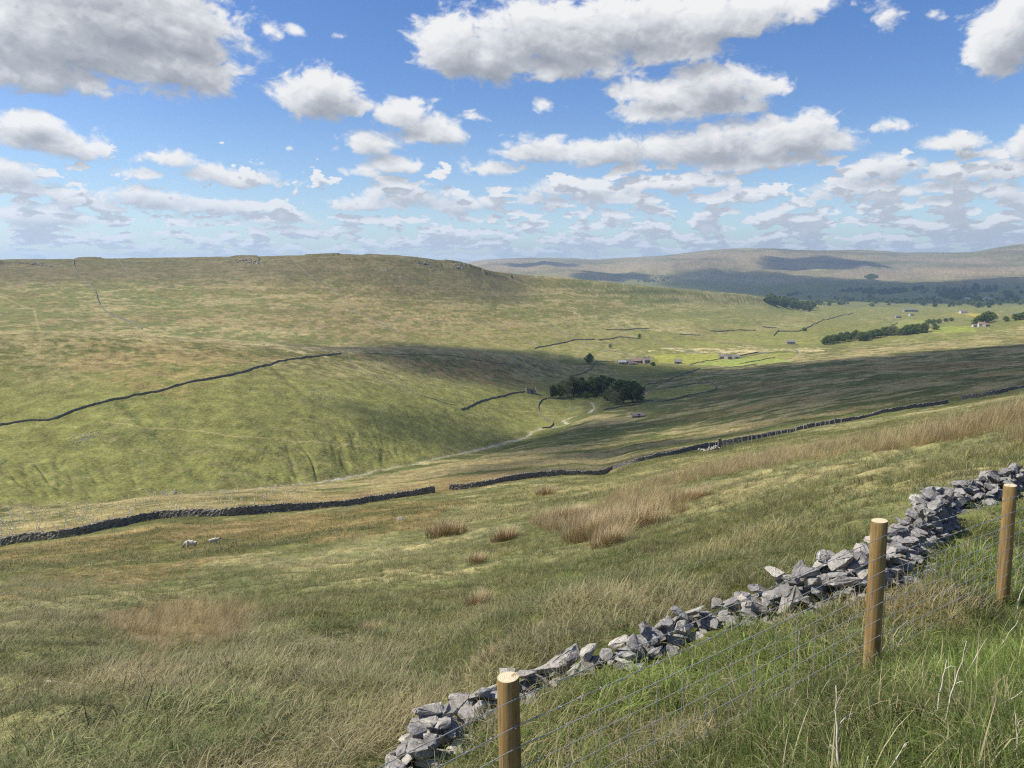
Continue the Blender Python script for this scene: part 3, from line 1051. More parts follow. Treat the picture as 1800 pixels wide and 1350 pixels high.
W = stone_wall
W([(-60, 968), (0, 960), (100, 947), (200, 928), (280, 912), (400, 907), (500, 900), (600, 890), (700, 875), (764, 866)], 'long dark stone wall below the two sheep, ending at the gap', 1.35, .6, .22, .10, seed=1)
W([(790, 862), (830, 858), (900, 845), (960, 838), (1040, 835), (1058, 834), (1075, 826), (1120, 812), (1200, 795), (1260, 785), (1300, 777), (1400, 757), (1500, 738), (1600, 718), (1665, 708)],
  'long dark stone wall climbing right from the gap past the leaning stakes', 1.25, .6, .25, .16, seed=2)
W([(1690, 703), (1740, 694), (1800, 681), (1850, 672)], 'short dark stretch of stone wall at the right edge above the tan grass', 1.3, .6, .3, .3, seed=3)
W([(-40, 752), (0, 748), (50, 740), (95, 737), (120, 727), (200, 703), (300, 682), (400, 661), (440, 650), (500, 635), (560, 627), (600, 622)], 'dark stone wall slanting up across the green spur on the left', 1.7, .7, .4, .05, seed=4)
W([(612, 625), (616, 634), (622, 641), (650, 655), (700, 678), (745, 697), (800, 713)], 'pale tumbled wall running down the spur from its crest', .7, .8, .8, .5, seed=5)
W([(640, 622), (760, 624), (860, 636), (930, 650), (1000, 668)], 'low wall along the shaded crest of the spur', .8, .7, .8, .4, seed=6)
W([(811, 720), (830, 713), (860, 702), (900, 692), (926, 689)], 'dark stone wall running up to the small roofless barn', 1.7, .7, .5, .05, seed=7)
W([(961, 700), (950, 707), (946, 718), (950, 728), (960, 737), (970, 741), (972, 746), (966, 750), (953, 751)], 'curving stone wall left of the shaded plantation', 1.7, .7, .5, .05, seed=8)
W([(963, 700), (985, 701), (1008, 699)], 'short wall along the left foot of the shaded plantation', 1.6, .7, .5, .05, seed=9)
W([(1000, 664), (1015, 659), (1030, 654), (1040, 648), (1042, 641), (1050, 638)], 'wall climbing from the plantation to the round tree', 1.7, .7, .6, .05, seed=10)
W([(1060, 722), (1100, 714), (1128, 710), (1160, 706), (1190, 701), (1230, 692), (1258, 684), (1255, 676), (1246, 673)], 'wall along the lower side of the shaded green field', 1.6, .7, .6, .05, seed=11)
W([(1246, 673), (1215, 676), (1180, 681), (1152, 684)], 'wall along the upper side of the shaded green field', 1.5, .7, .6, .05, seed=12)
W([(1130, 686), (1137, 677), (1155, 674)], 'short bent wall right of the shaded plantation', 1.5, .7, .6, .05, seed=13)
W([(1168, 672), (1185, 664), (1205, 657), (1230, 648)], 'dark wall between the river loops below the farm', 1.6, .7, .7, .05, seed=14)
W([(1213, 641), (1240, 635), (1270, 631), (1292, 627)], 'dark wall rising from the track to the right-hand farm', 1.7, .8, .8, .05, seed=15)
W([(1300, 626), (1318, 622), (1332, 620), (1350, 622)], 'dark wall leaving the right-hand farm uphill', 1.7, .8, .8, .05, seed=16)
W([(1300, 640), (1340, 633), (1362, 629)], 'wall at the right-hand end of the bright hay meadow', 1.6, .8, .8, .05, seed=17)
W([(1160, 640), (1210, 642), (1290, 645), (1330, 640)], 'pale wall along the near side of the bright hay meadow', 1.2, .8, .8, .1, seed=18)
W([(1045, 636), (1080, 636)], 'short dark wall between the round tree and the long farm', 1.6, .8, .8, .05, seed=19)
W([(940, 613), (965, 608), (990, 603), (1010, 598), (1045, 597)], 'wall curving up the far fell side above the spur crest', 1.9, .9, 1.2, .05, seed=20)
W([(1052, 598), (1075, 596), (1092, 593), (1125, 596)], 'dark wall joining the lone thorn on the far fell side', 1.9, .9, 1.2, .05, seed=21)
W([(1065, 580), (1100, 580), (1125, 578), (1140, 578)], 'short level wall higher on the far fell side', 1.8, .9, 1.2, .1, seed=22)
W([(1195, 588), (1230, 590)], 'short dark wall at the top of the striped pasture', 1.9, .9, 1.2, .05, seed=23)
W([(1250, 582), (1268, 583), (1290, 581), (1328, 581)], 'dark level wall above the lime green pasture', 2.0, .9, 1.5, .05, seed=24)
W([(1340, 575), (1365, 577), (1368, 580), (1360, 591)], 'hooked wall in the middle of the far pastures', 2.0, .9, 1.5, .05, seed=25)
W([(1365, 583), (1400, 583), (1410, 580), (1420, 576), (1435, 569), (1460, 560), (1500, 550)], 'wall zigzagging up right towards the distant plantation field', 2.2, 1.0, 2, .05, seed=26)
W([(130, 457), (131, 470), (142, 486), (158, 500), (168, 514), (172, 528), (180, 542), (190, 550), (225, 565), (250, 579)], 'thin wall winding down the left of the far fell side', 2.0, 1.0, 1.5, .05, seed=27)
W([(510, 452), (525, 468), (545, 485), (570, 500), (600, 520), (625, 545), (660, 565), (700, 584), (715, 595)], 'long straight wall down the middle of the far fell side', 1.3, 1.1, 1.5, .3, seed=28)
W([(205, 455), (215, 466), (225, 478)], 'faint short wall below the skyline on the far fell side', 1.8, 1.0, 2, .3, seed=29)
W([(1140, 596), (1180, 610), (1210, 618), (1240, 622)], 'pale wall slanting down to the left-hand farm field', 1.0, .9, 1.2, .3, seed=30)
W([(1060, 560), (1120, 580), (1150, 594), (1160, 600)], 'faint wall slanting down the tawny bank', .9, .9, 1.5, .3, seed=31)
W([(830, 560), (880, 578), (930, 600), (950, 612)], 'faint pale wall slanting down behind the spur crest', .9, 1.0, 1.5, .3, seed=32)
W([(960, 570), (1000, 590), (1050, 612), (1100, 622), (1120, 630)], 'faint pale wall slanting down to the long farm', .9, 1.0, 1.5, .3, seed=33)
W([(1570, 561), (1576, 569), (1566, 573)], 'short wall beside the distant field barn', 2.0, 1.0, 2, .05, seed=34)
W([(1340, 520), (1362, 530), (1420, 548)], 'wall along the lower side of the distant square plantation', 1.6, 1.0, 2, .1, seed=35)

# leaning stakes of an old fence against the wall, with a strand of wire
STAKEM = simple_mat('weathered_stake', (.34, .31, .26), (.52, .48, .42), 6)
LINE2 = world_line([(1245, 791), (1300, 780), (1400, 760), (1475, 746)], 1.0)
sf = empty('leaning_fence', LINE2[0])
tag(sf, 'row of thin pale stakes leaning along the far stone wall', 'fence')
rg = random.Random(5)
tops = []
for i in range(0, len(LINE2), max(1, len(LINE2) // 24)):
    p = Vector(LINE2[i]) + Vector((rg.uniform(-.3, .3), -.75, 0))
    p.z = float(height(p.x, p.y))
    mb = MB()
    t = p + Vector((rg.uniform(-.75, .1), rg.uniform(0, .3), rg.uniform(1.2, 1.5)))
    mb.tube([p - Vector((0, 0, .2)) - sf.location, t - sf.location], [.06, .05], 5)
    mb.build('stake', STAKEM, sf)
    tops.append(t - sf.location - Vector((0, 0, .15)))
mb = MB()
mb.tube(tops, .012, 4)
mb.build('wire_strand', STAKEM, sf)

# limestone
def limestone():
    m, w, b = new_mat('limestone', .92, .15)
    g = w.n('ShaderNodeNewGeometry')
    tc = w.n('ShaderNodeTexCoord')
    P = g.outputs['Position']
    n1 = w.noise(P, 7, 6, .68)
    n2 = w.noise(P, 42, 4, .65)
    col = w.ramp(n1, [(.3, (.21, .20, .185)), (.5, (.39, .375, .345)), (.7, (.56, .54, .50))])
    rnd = w.n('ShaderNodeObjectInfo').outputs['Random']
    col = w.mix(1.0, col, w.ramp(rnd, [(0, (.62, .62, .65)), (1, (1.12, 1.08, 1.0))]), 'MULTIPLY')
    lich = w.rng(w.noise(P, 16, 4, .7), .60, .66, 0, .75)
    col = w.mix(lich, col, (.55, .55, .52))
    col = w.mix(w.rng(n2, .36, .46, .6, 0), col, (.06, .06, .055))
    col = w.mix(w.rng(w.noise(P, 2.2, 3, .6), .60, .72, 0, .4), col, (.22, .19, .12))
    w.put(b.inputs['Base Color'], col)
    bn = w.n('ShaderNodeBump')
    bn.inputs['Strength'].default_value = .85
    bn.inputs['Distance'].default_value = .02
    w.put(bn.inputs['Height'], w.m('MULTIPLY_ADD', n2, .5, n1))
    w.put(b.inputs['Normal'], bn.outputs[0])
    return m


LIME_M = limestone()


def rock_mesh(rg, dims, rough=.05, sub=1):
    bm = bmesh.new()
    n = rg.randint(12, 18)
    for _ in range(n):
        d = Vector((rg.gauss(0, 1), rg.gauss(0, 1), rg.gauss(0, 1))).normalized()
        k = max(abs(d.x), abs(d.y), abs(d.z))
        d = d * (.55 + .45 / max(k, .6)) * rg.uniform(.78, 1.0)
        bm.verts.new((d.x * dims[0] / 2, d.y * dims[1] / 2, d.z * dims[2] / 2))
    r = bmesh.ops.convex_hull(bm, input=bm.verts)
    junk = list({e for e in r['geom_interior'] + r['geom_unused'] if isinstance(e, bmesh.types.BMVert)})
    bmesh.ops.delete(bm, geom=junk, context='VERTS')
    bmesh.ops.bevel(bm, geom=list(bm.edges), offset=min(dims) * .05, segments=1, affect='EDGES', clamp_overlap=True)
    bmesh.ops.triangulate(bm, faces=bm.faces)
    bmesh.ops.subdivide_edges(bm, edges=[e for e in bm.edges if e.calc_length() > min(dims) * .3], cuts=1, use_grid_fill=True)
    bmesh.ops.triangulate(bm, faces=bm.faces)
    for v in bm.verts:
        v.co += Vector((rg.uniform(-1, 1), rg.uniform(-1, 1), rg.uniform(-1, 1))) * rough * min(dims)
    bm.normal_update()
    return bm


# the tumbled wall beside the fence
RUB_PX = [(700, 1385), (728, 1345), (752, 1322), (800, 1292), (880, 1245), (980, 1205), (1090, 1168), (1200, 1118), (1290, 1092), (1350, 1078), (1430, 1068), (1520, 1040), (1585, 992), (1620, 955), (1645, 918), (1700, 884), (1750, 866), (1800, 852), (1880, 842), (1960, 838), (2060, 836)]
RUB_H = [.02, .16, .34, .30, .26, .24, .25, .26, .28, .40, .50, .50, .42, .62, .50, .36, .34, .30, .26, .26, .2]
RUB_W = [.30, .34, .50, .50, .42, .34, .34, .36, .40, .60, .78, .80, .70, .55, .50, .48, .45, .45, .4, .4, .3]
RL = world_line(RUB_PX, .05)
hq = hits(RUB_PX)[:, :2]
sq = np.concatenate([[0], np.cumsum(np.hypot(*np.diff(hq, axis=0).T))])
sl_ = np.concatenate([[0], np.cumsum(np.hypot(*np.diff(RL[:, :2], axis=0).T))])
RH = np.interp(sl_, sq, RUB_H) * np.interp(np.arange(len(RL)) / len(RL), [0, .55, 1], [.80, .78, .64])
RW = np.interp(sl_, sq, RUB_W)
rg = random.Random(21)
dwall = empty('tumbled_stone_wall', Vector(RL[len(RL) // 2]))
tag(dwall, 'tumbled grey limestone wall running up beside the wire fence', 'stone wall')
rocks = []
s, iS = 0.0, 0
while s < sl_[-1]:
    i = int(np.searchsorted(sl_, s))
    i = min(i, len(RL) - 2)
    p = Vector(RL[i])
    tdir = (Vector(RL[min(i + 6, len(RL) - 1)]) - Vector(RL[max(0, i - 6)])).normalized()
    side = Vector((-tdir.y, tdir.x, 0)).normalized()
    h, wd = RH[i], RW[i]
    for k in range(3):
        q = p + side * rg.uniform(-.5, .5) * wd * 1.05 + tdir * rg.uniform(-.1, .1)
        q.z = float(height(q.x, q.y)) + .015
        rocks.append((q, (rg.uniform(.10, .24), rg.uniform(.09, .18), rg.uniform(.05, .09)), Euler((rg.gauss(0, .2), rg.gauss(0, .2), rg.uniform(0, 6.28)))))
    lay = 0.0
    while lay < h:
        f = lay / max(h, .01)
        across = max(1, int(round(wd * (1 - .55 * f) / .19)))
        tl = 0
        for k in range(across):
            big = rg.random()
            L = rg.uniform(.11, .235) + (.14 if big > .86 else 0)
            D = rg.uniform(.11, .21)
            Hh = rg.uniform(.035, .095) + (.07 if big > .9 else 0)
            off = ((k + .5) / across - .5) * wd * (1 - .5 * f) + rg.uniform(-.04, .04)
            q = p + side * off + tdir * rg.uniform(-.08, .08)
            q.z = float(height(q.x, q.y)) + lay + Hh * .40 - .03
            rocks.append((q, (L, D, Hh), Euler((rg.gauss(0, .28), rg.gauss(0, .28) - math.asin(tdir.z) * .8, math.atan2(tdir.y, tdir.x) + rg.gauss(0, .6)))))
            tl = max(tl, Hh)
        lay += tl * .82
    s += rg.uniform(.14, .2)
# a few large standing blocks seen in the photograph
for (u, v, dims, e) in [(1625, 938, (.20, .34, .46), (.2, .1, .4)), (1325, 1082, (.38, .26, .20), (.2, .3, .2)), (1470, 1040, (.42, .10, .34), (.9, .1, .2)),
                        (1408, 1052, (.40, .10, .30), (1.0, -.2, .1)), (770, 1308, (.26, .14, .13), (.1, .2, .3)), (738, 1330, (.22, .16, .15), (.2, .1, .5)), (1735, 862, (.3, .2, .3), (.1, .1, .3)),
                        (1200, 1120, (.30, .14, .16), (.5, .2, .8)), (1020, 1190, (.32, .16, .12), (.3, 0, .5)), (692, 1368, (.16, .12, .16), (.3, .1, .5))]:
    q = Vector(hit(u, v))
    q.z += dims[2] * .45 + .05
    q += (-Vector((q.x, q.y, 0))).normalized() * .10
    rocks.append((q, dims, Euler(e)))
print('rubble stones', len(rocks))
vis = sorted(range(len(rocks)), key=lambda i: -(rocks[i][1][0] * (rocks[i][1][2] + rocks[i][1][1]) * (1 + 1.5 * (rocks[i][0].z - float(height(rocks[i][0].x, rocks[i][0].y)))) / rocks[i][0].length ** 2))
rank = {j: n for n, j in enumerate(vis)}
rest_v, rest_f = [], []
for i, (q, dims, e) in enumerate(rocks):
    bm = rock_mesh(rg, dims)
    M = Matrix.Translation(q - dwall.location) @ e.to_matrix().to_4x4()
    bm.transform(M)
    if rank[i] < 99:
        me = bpy.data.meshes.new('stone')
        bm.to_mesh(me)
        me.materials.append(LIME_M)
        o = bpy.data.objects.new('stone', me)
        COL.objects.link(o)
        o.parent = dwall
    else:
        o0 = len(rest_v)
        bm.verts.index_update()
        rest_v += [tuple(v.co) for v in bm.verts]
        rest_f += [[v.index + o0 for v in f.verts] for f in bm.faces]
    bm.free()
o = mesh_from('rubble', rest_v, rest_f, LIME_M, dwall, smooth=False)
o['kind'] = 'stuff'

# rubble and the stub of a pillar against the long wall
pp = Vector(hit(1262, 790))
pil = MB()
for k in range(9):
    z0 = k * .24
    jx, jy = rg.uniform(-.05, .05), rg.uniform(-.05, .05)
    pil.box(-.26 + jx, .26 + jx, -.26 + jy, .26 + jy, z0, z0 + .235)
o = pil.build('stone_pillar', WALLM)
o.location = pp + Vector((.25, .1, -.1))
tag(o, 'dark square stone pillar standing above the long wall', 'pillar')
mbv, mbf = [], []
for k in range(46):
    bm = rock_mesh(rg, (rg.uniform(.35, .8), rg.uniform(.3, .55), rg.uniform(.2, .4)))
    a = abs(rg.gauss(0, 1))
    x = rg.gauss(-.6, 1.0)
    bm.transform(Matrix.Translation((x, rg.uniform(-.8, .5), max(0, .7 - abs(x + .5) * .35) * rg.random())) @ Euler((rg.uniform(-.5, .5), rg.uniform(-.5, .5), rg.uniform(0, 6))).to_matrix().to_4x4())
    o0 = len(mbv)
    bm.verts.index_update()
    mbv += [tuple(v.co) for v in bm.verts]
    mbf += [[v.index + o0 for v in f.verts] for f in bm.faces]
    bm.free()
o = mesh_from('rubble_heap', mbv, mbf, LIME_M, smooth=False)
o.location = pp
tag(o, kind='stuff')

# scree patches and outcrops, each one thing
def outcrop(u, v, n, spread, size, label, name='rock_scree', cat='rocks', flat=.35):
    c = Vector(hit(u, v))
    vv, ff = [], []
    for k in range(n):
        x, y = rg.gauss(0, spread[0]), rg.gauss(0, spread[1])
        z = float(height(c.x + x, c.y + y)) - c.z
        d = rg.uniform(.5, 1.3) * size
        bm = rock_mesh(rg, (d, d * .8, d * flat * rg.uniform(.7, 1.5)), .06)
        bm.transform(Matrix.Translation((x, y, z + d * .04)) @ Euler((rg.uniform(-.3, .3), rg.uniform(-.3, .3), rg.uniform(0, 6))).to_matrix().to_4x4())
        o0 = len(vv)
        bm.verts.index_update()
        vv += [tuple(q.co) for q in bm.verts]
        ff += [[q.index + o0 for q in f.verts] for f in bm.faces]
        bm.free()
    o = mesh_from(name, vv, ff, LIME_M, smooth=False)
    o.location = c
    if n > 2:
        tag(o, kind='stuff')
    else:
        tag(o, label, cat)


outcrop(152, 766, 60, (2.6, 3.5), .8, 'grey scree patch on the green spur below its wall')
outcrop(562, 695, 60, (4.2, 4.5), .8, 'grey scree patch in the middle of the green spur')
outcrop(435, 460, 30, (14, 4), 5.5, 'dark crag just below the far skyline left of centre', flat=.5)
outcrop(62, 464, 20, (16, 4), 5, 'dark crag below the skyline at the far left', flat=.5)
outcrop(745, 464, 26, (12, 5), 5, 'dark crag on the end of the far skyline', flat=.5)
outcrop(800, 466, 18, (8, 5), 5, 'small dark crag where the far skyline drops', flat=.5)
outcrop(1025, 716, 30, (5, 3), .9, 'pale boulders in the stream bed below the plantation')
outcrop(300, 866, 40, (6, 1.5), .9, 'grey eroded bank stones at the foot of the spur')
outcrop(705, 913, 2, (.15, .15), .7, 'small white boulder in the rusty grass below the long wall', 'boulder', 'boulder', .7)


# ------------------------------------------------------------------ wire fence
def wood_material():
    m, w, b = new_mat('treated_pine', .75, .25)
    tc = w.n('ShaderNodeTexCoord')
    P = tc.outputs['Object']
    gr = w.noise(w.v('MULTIPLY', P, (30, 30, 1.6)), 1.0, 5, .65, .6)
    col = w.ramp(gr, [(.3, (.12, .075, .028)), (.45, (.26, .165, .062)), (.6, (.36, .24, .10)), (.75, (.46, .34, .17))])
    kn = w.n('ShaderNodeTexVoronoi', feature='F1')
    w.put(kn.inputs['Vector'], w.v('MULTIPLY', P, (8, 8, 5)))
    kn.inputs['Scale'].default_value = 1.0
    col = w.mix(w.rng(kn.outputs['Distance'], .0, .16, .85, 0), col, (.09, .04, .012))
    col = w.mix(w.rng(w.noise(P, 3, 3, .6), .5, .7, 0, .45), col, (.24, .20, .08))
    col = w.mix(w.rng(w.noise(w.v('MULTIPLY', P, (14, 14, 2.2)), 1.0, 4, .7), .54, .66, 0, .65), col, (.10, .075, .035))
    ck = w.noise(w.v('MULTIPLY', P, (95, 95, 1.1)), 1.0, 2, .5)
    col = w.mix(w.rng(ck, .66, .72, 0, .8), col, (.05, .03, .015))
    w.put(b.inputs['Base Color'], col)
    bn = w.n('ShaderNodeBump')
    bn.inputs['Distance'].default_value = .004
    w.put(bn.inputs['Height'], gr)
    w.put(b.inputs['Normal'], bn.outputs[0])
    return m


def endgrain_material():
    m, w, b = new_mat('pine_end_grain', .8, .2)
    tc = w.n('ShaderNodeTexCoord')
    wv = w.n('ShaderNodeTexWave', wave_type='RINGS', rings_direction='Z')
    w.put(wv.inputs['Vector'], tc.outputs['Object'])
    wv.inputs['Scale'].default_value = 38
    wv.inputs['Distortion'].default_value = 1.5
    wv.inputs['Detail'].default_value = 3
    col = w.mix(wv.outputs['Fac'], (.42, .35, .20), (.70, .62, .44))
    col = w.mix(w.rng(w.noise(tc.outputs['Object'], 18, 4, .7), .56, .66, 0, .8), col, (.22, .16, .09))
    w.put(b.inputs['Base Color'], col)
    return m


WOOD, ENDG = wood_material(), endgrain_material()
wire_m, ww, wb_ = new_mat('galvanised_wire', .6, .4)
wb_.inputs['Base Color'].default_value = (.34, .34, .33, 1)
wb_.inputs['Metallic'].default_value = .35


def at_depth(u, v, dep):
    d = ray(u, v)
    # depth measured along the optical axis
    k = dep / (d[1] * CP + (-d[2]) * SP)
    return Vector(d * k)


PT = [at_depth(893, 1190, 3.22), at_depth(1546, 915, 4.62), at_depth(1776, 853, 6.05)]
p_l = PT[0] + (PT[0] - PT[1]) * 1.0
p_l.z = PT[0].z - .30
p_r = PT[2] + (PT[2] - PT[1]) * 1.1
p_r.z = PT[2].z - .12
POSTS = [p_l] + PT + [p_r]
fence = empty('wire_fence', (PT[0].x, PT[0].y, float(height(PT[0].x, PT[0].y))))
tag(fence, 'wire fence of round yellow-brown posts, barbed strands and stock netting', 'fence')
fo = Vector(fence.location)
prg = random.Random(3)
for i, t in enumerate(POSTS):
    gz = float(height(t.x, t.y))
    mb = MB()
    n, rr = 28, .0475
    lean = Vector((prg.uniform(-.026, -.016), prg.uniform(-.01, .01), 0))
    top_z = t.z - gz
    zs = [-.3, 0, .25, .5, .75, top_z - .012, top_z]
    V, Fc = [], []
    for j, z in enumerate(zs):
        r = rr * (1 + .02 * math.sin(j * 2.1 + i)) * (.93 if j == len(zs) - 1 else 1)
        for k in range(n):
            a = 2 * math.pi * k / n
            V.append((r * math.cos(a) + lean.x * (z - top_z), r * math.sin(a) + lean.y * (z - top_z), z + (.004 * math.cos(a) if j == len(zs) - 1 else 0)))
    for j in range(len(zs) - 1):
        for k in range(n):
            Fc.append((j * n + k, j * n + (k + 1) % n, (j + 1) * n + (k + 1) % n, (j + 1) * n + k))
    mb.add(V, Fc)
    po = mb.build('post', WOOD, fence, True)
    po.location = Vector((t.x, t.y, gz)) - fo
    cap = MB()
    cap.add([(0, 0, top_z + .001)] + V[-n:], [(0, 1 + k, 1 + (k + 1) % n) for k in range(n)])
    cap.build('post_top', ENDG, po)
# strands: (offset below post top)
BARB = [.075, .20]
NET = [.30, .40, .50, .605, .715, .825, .93]
toc = [Vector((-p.x, -p.y, 0)).normalized() for p in POSTS]
# wires run on the viewer's side of the posts
tang = (PT[1] - PT[0]).normalized()
nrm = Vector((tang.y, -tang.x, 0)).normalized() * .051


def strand(off, wob=0.0, seed=0, nseg=46):
    pts = []
    r_ = random.Random(seed)
    for a, b in zip(POSTS[:-1], POSTS[1:]):
        for k in range(nseg):
            f = k / nseg
            p = a.lerp(b, f) + nrm
            p.z -= off + .012 * 4 * f * (1 - f)
            p += Vector((0, 0, r_.uniform(-1, 1) * wob))
            pts.append(p - fo)
    pts.append(POSTS[-1] + nrm - Vector((0, 0, off)) - fo)
    return pts


mb = MB()
for i, off in enumerate(BARB):
    P_ = strand(off, .001, i)
    mb.tube(P_, .0017, 5)
    # second strand of the twist and the barbs
    P2 = [p + Vector((math.sin(k * 1.3), 0, math.cos(k * 1.3))) * .0024 for k, p in enumerate(P_)]
    mb.tube(P2, .0014, 4)
    for k in range(2, len(P_), 2):
        c = P_[k]
        d = (P_[k] - P_[k - 1]).normalized()
        mb.tube([c - d * .005, c + d * .005], .0046, 6)
        for s_ in (1, -1):
            e = Vector((prg.uniform(-1, 1), prg.uniform(-1, 1), prg.uniform(-1, 1))).normalized() * .011
            mb.tube([c - e + d * .002 * s_, c + e + d * .002 * s_], .0012, 4)
mb.build('barbed_wire', wire_m, fence)
mb = MB()
rows = [strand(off, .0012, 10 + i) for i, off in enumerate(NET)]
for r_ in rows:
    mb.tube(r_, .0018 if r_ is not rows[0] else .0022, 5)
L = len(rows[0])
for k in range(0, L, 3):
    kk = k
    for a, b in zip(rows[:-1], rows[1:]):
        mb.tube([a[kk], a[kk].lerp(b[kk], .5) + Vector((prg.uniform(-.002, .002), 0, 0)), b[kk]], .0019, 4)
        mb.tube([b[kk] - (b[min(kk + 1, L - 1)] - b[kk - 1]).normalized() * .006, b[kk] + (b[min(kk + 1, L - 1)] - b[kk - 1]).normalized() * .006], .0032, 5)
mb.build('stock_netting', wire_m, fence)
# staples on each post
for t in POSTS:
    for off in BARB + NET[::2]:
        mb = MB()
        c = t + nrm - Vector((0, 0, off)) - fo
        q = [c + Vector((-.006, .0, -.006)), c + nrm * .06 + Vector((-.004, 0, 0)), c + nrm * .06 + Vector((.004, 0, .004)), c + Vector((.006, 0, .006))]
        mb.tube(q, .0016, 4)
        mb.build('staple', wire_m, fence)


# ------------------------------------------------------------------ trees
def leaf_material(name, c1, c2):
    m, w, b = new_mat(name, .7, .2)
    g = w.n('ShaderNodeNewGeometry')
    oi = w.n('ShaderNodeObjectInfo')
    f = w.noise(g.outputs['Position'], .9, 3, .6)
    col = w.ramp(f, [(.35, c1), (.65, c2)])
    col = w.mix(1.0, col, w.ramp(oi.outputs['Random'], [(0, (.75, .8, .75)), (1, (1.2, 1.15, 1.1))]), 'MULTIPLY')
    w.put(b.inputs['Base Color'], col)
    tr = w.n('ShaderNodeBsdfTranslucent')
    w.put(tr.inputs['Color'], col)
    mx = w.n('ShaderNodeMixShader')
    mx.inputs[0].default_value = .38
    out = [n for n in m.node_tree.nodes if n.type == 'OUTPUT_MATERIAL'][0]
    m.node_tree.links.new(b.outputs[0], mx.inputs[1])
    m.node_tree.links.new(tr.outputs[0], mx.inputs[2])
    m.node_tree.links.new(mx.outputs[0], out.inputs[0])
    return m


LEAF = leaf_material('leaf_green', (.095, .140, .034), (.20, .245, .070))
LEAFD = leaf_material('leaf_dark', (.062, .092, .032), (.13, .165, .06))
LEAFO = leaf_material('leaf_olive', (.16, .17, .08), (.26, .265, .13))
BARK = simple_mat('bark', (.07, .055, .04), (.16, .13, .10), 4)
BARKP = simple_mat('pale_bark', (.22, .19, .16), (.34, .31, .27), 4)


def crown_data(seed, h, w, leaves, size, low=.22, lobes=13):
    g = np.random.default_rng(seed)
    C = []
    for k in range(lobes):
        t = (k + .5) / lobes
        zz = h * (low + (1 - low) * (t * .86 + .05))
        env = math.sin(math.pi * min(1, (t * .82 + .16))) ** .8
        a = k * 2.4 + g.random()
        rr = w * .5 * env * (.35 + .5 * g.random())
        C.append((rr * math.cos(a), rr * math.sin(a), zz, w * (.17 + .12 * g.random()) * (0.6 + .5 * env)))
    C = np.array(C)
    idx = g.integers(0, lobes, leaves)
    d = g.normal(size=(leaves, 3))
    d /= np.linalg.norm(d, axis=1)[:, None]
    rad = C[idx, 3] * (1 - .42 * g.random(leaves) ** 2.0) * (1 + .25 * g.normal(size=leaves) * (g.random(leaves) > .7))
    c = C[idx, :3] + d * rad[:, None] * np.array([1, 1, .82])
    # leaf clump quad
    n = d + g.normal(size=(leaves, 3)) * .7
    n /= np.linalg.norm(n, axis=1)[:, None]
    a = np.cross(n, g.normal(size=(leaves, 3)))
    a /= np.linalg.norm(a, axis=1)[:, None]
    b = np.cross(n, a)
    s = size * (.6 + .8 * g.random(leaves))[:, None]
    V = np.stack([c - a * s * .5, c - b * s * .5, c + a * s * .5, c + b * s * .55], 1).reshape(-1, 3)
    Fq = np.arange(leaves * 4).reshape(-1, 4)
    return V, Fq, C


def trunk_mb(C, h, seed, tr=.03, low=.2):
    g = random.Random(seed)
    mb = MB()
    mb.tube([(0, 0, -.3), (.02 * h * g.uniform(-1, 1), 0, h * low), (.03 * h * g.uniform(-1, 1), .02 * h, h * .6), (0, 0, h * .86)], [h * tr, h * tr * .8, h * tr * .45, h * tr * .15], 7)
    for c in C:
        z0 = max(h * low * .7, c[2] - h * .28)
        mb.tube([(0, 0, z0), (c[0] * .5, c[1] * .5, (z0 + c[2]) / 2 - h * .01), (c[0], c[1], c[2])], [h * tr * .42, h * tr * .28, h * tr * .08], 5)
    return mb


TREE_LIB = {}


def tree_proto(key, seed, h, w, leaves, size, mat, bark=None, low=.22, split=True):
    V, Fq, C = crown_data(seed, h, w, leaves, size, low)
    cm = bpy.data.meshes.new('crown')
    o = mesh_from('crown', V, Fq, mat, smooth=False)
    cm = o.data
    bpy.data.objects.remove(o)
    t = trunk_mb(C, h, seed, low=low)
    o = t.build('trunk', bark or BARK, None, True)
    tm = o.data
    bpy.data.objects.remove(o)
    TREE_LIB[key] = (cm, tm)


for s_ in range(5):
    tree_proto(('n', s_), 100 + s_, 11, 8.5 + s_ * .5, 2600, .55, LEAF, low=.16)
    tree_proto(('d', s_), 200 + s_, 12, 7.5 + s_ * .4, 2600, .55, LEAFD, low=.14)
for s_ in range(2):
    tree_proto(('o', s_), 300 + s_, 10, 8.5, 1500, .45, LEAFO, BARKP, low=.15)
for s_ in range(4):
    tree_proto(('f', s_), 400 + s_, 10, 10, 700, 1.1, LEAF, low=.10)
    tree_proto(('g', s_), 450 + s_, 10, 10, 700, 1.1, LEAFD, low=.10)
trg = random.Random(9)
TN = {'n': 'broadleaf_tree', 'd': 'broadleaf_tree', 'o': 'broadleaf_tree', 'f': 'broadleaf_tree', 'g': 'broadleaf_tree'}


ORD = ['first', 'second', 'third', 'fourth', 'fifth', 'sixth', 'seventh', 'eighth', 'ninth', 'tenth', 'eleventh', 'twelfth', 'thirteenth', 'fourteenth', 'fifteenth',
       'sixteenth', 'seventeenth', 'eighteenth', 'nineteenth', 'twentieth', 'twenty-first', 'twenty-second', 'twenty-third', 'twenty-fourth', 'twenty-fifth', 'twenty-sixth',
       'twenty-seventh', 'twenty-eighth', 'twenty-ninth', 'thirtieth']
GROUPED = {}


def number_groups():
    for grp, lst in GROUPED.items():
        if len(lst) > 30:
            continue
        lst.sort(key=lambda o: math.atan2(o.location.x, o.location.y))
        for i, o in enumerate(lst):
            o['label'] = ORD[i] + ' tree from the left: ' + o['label']


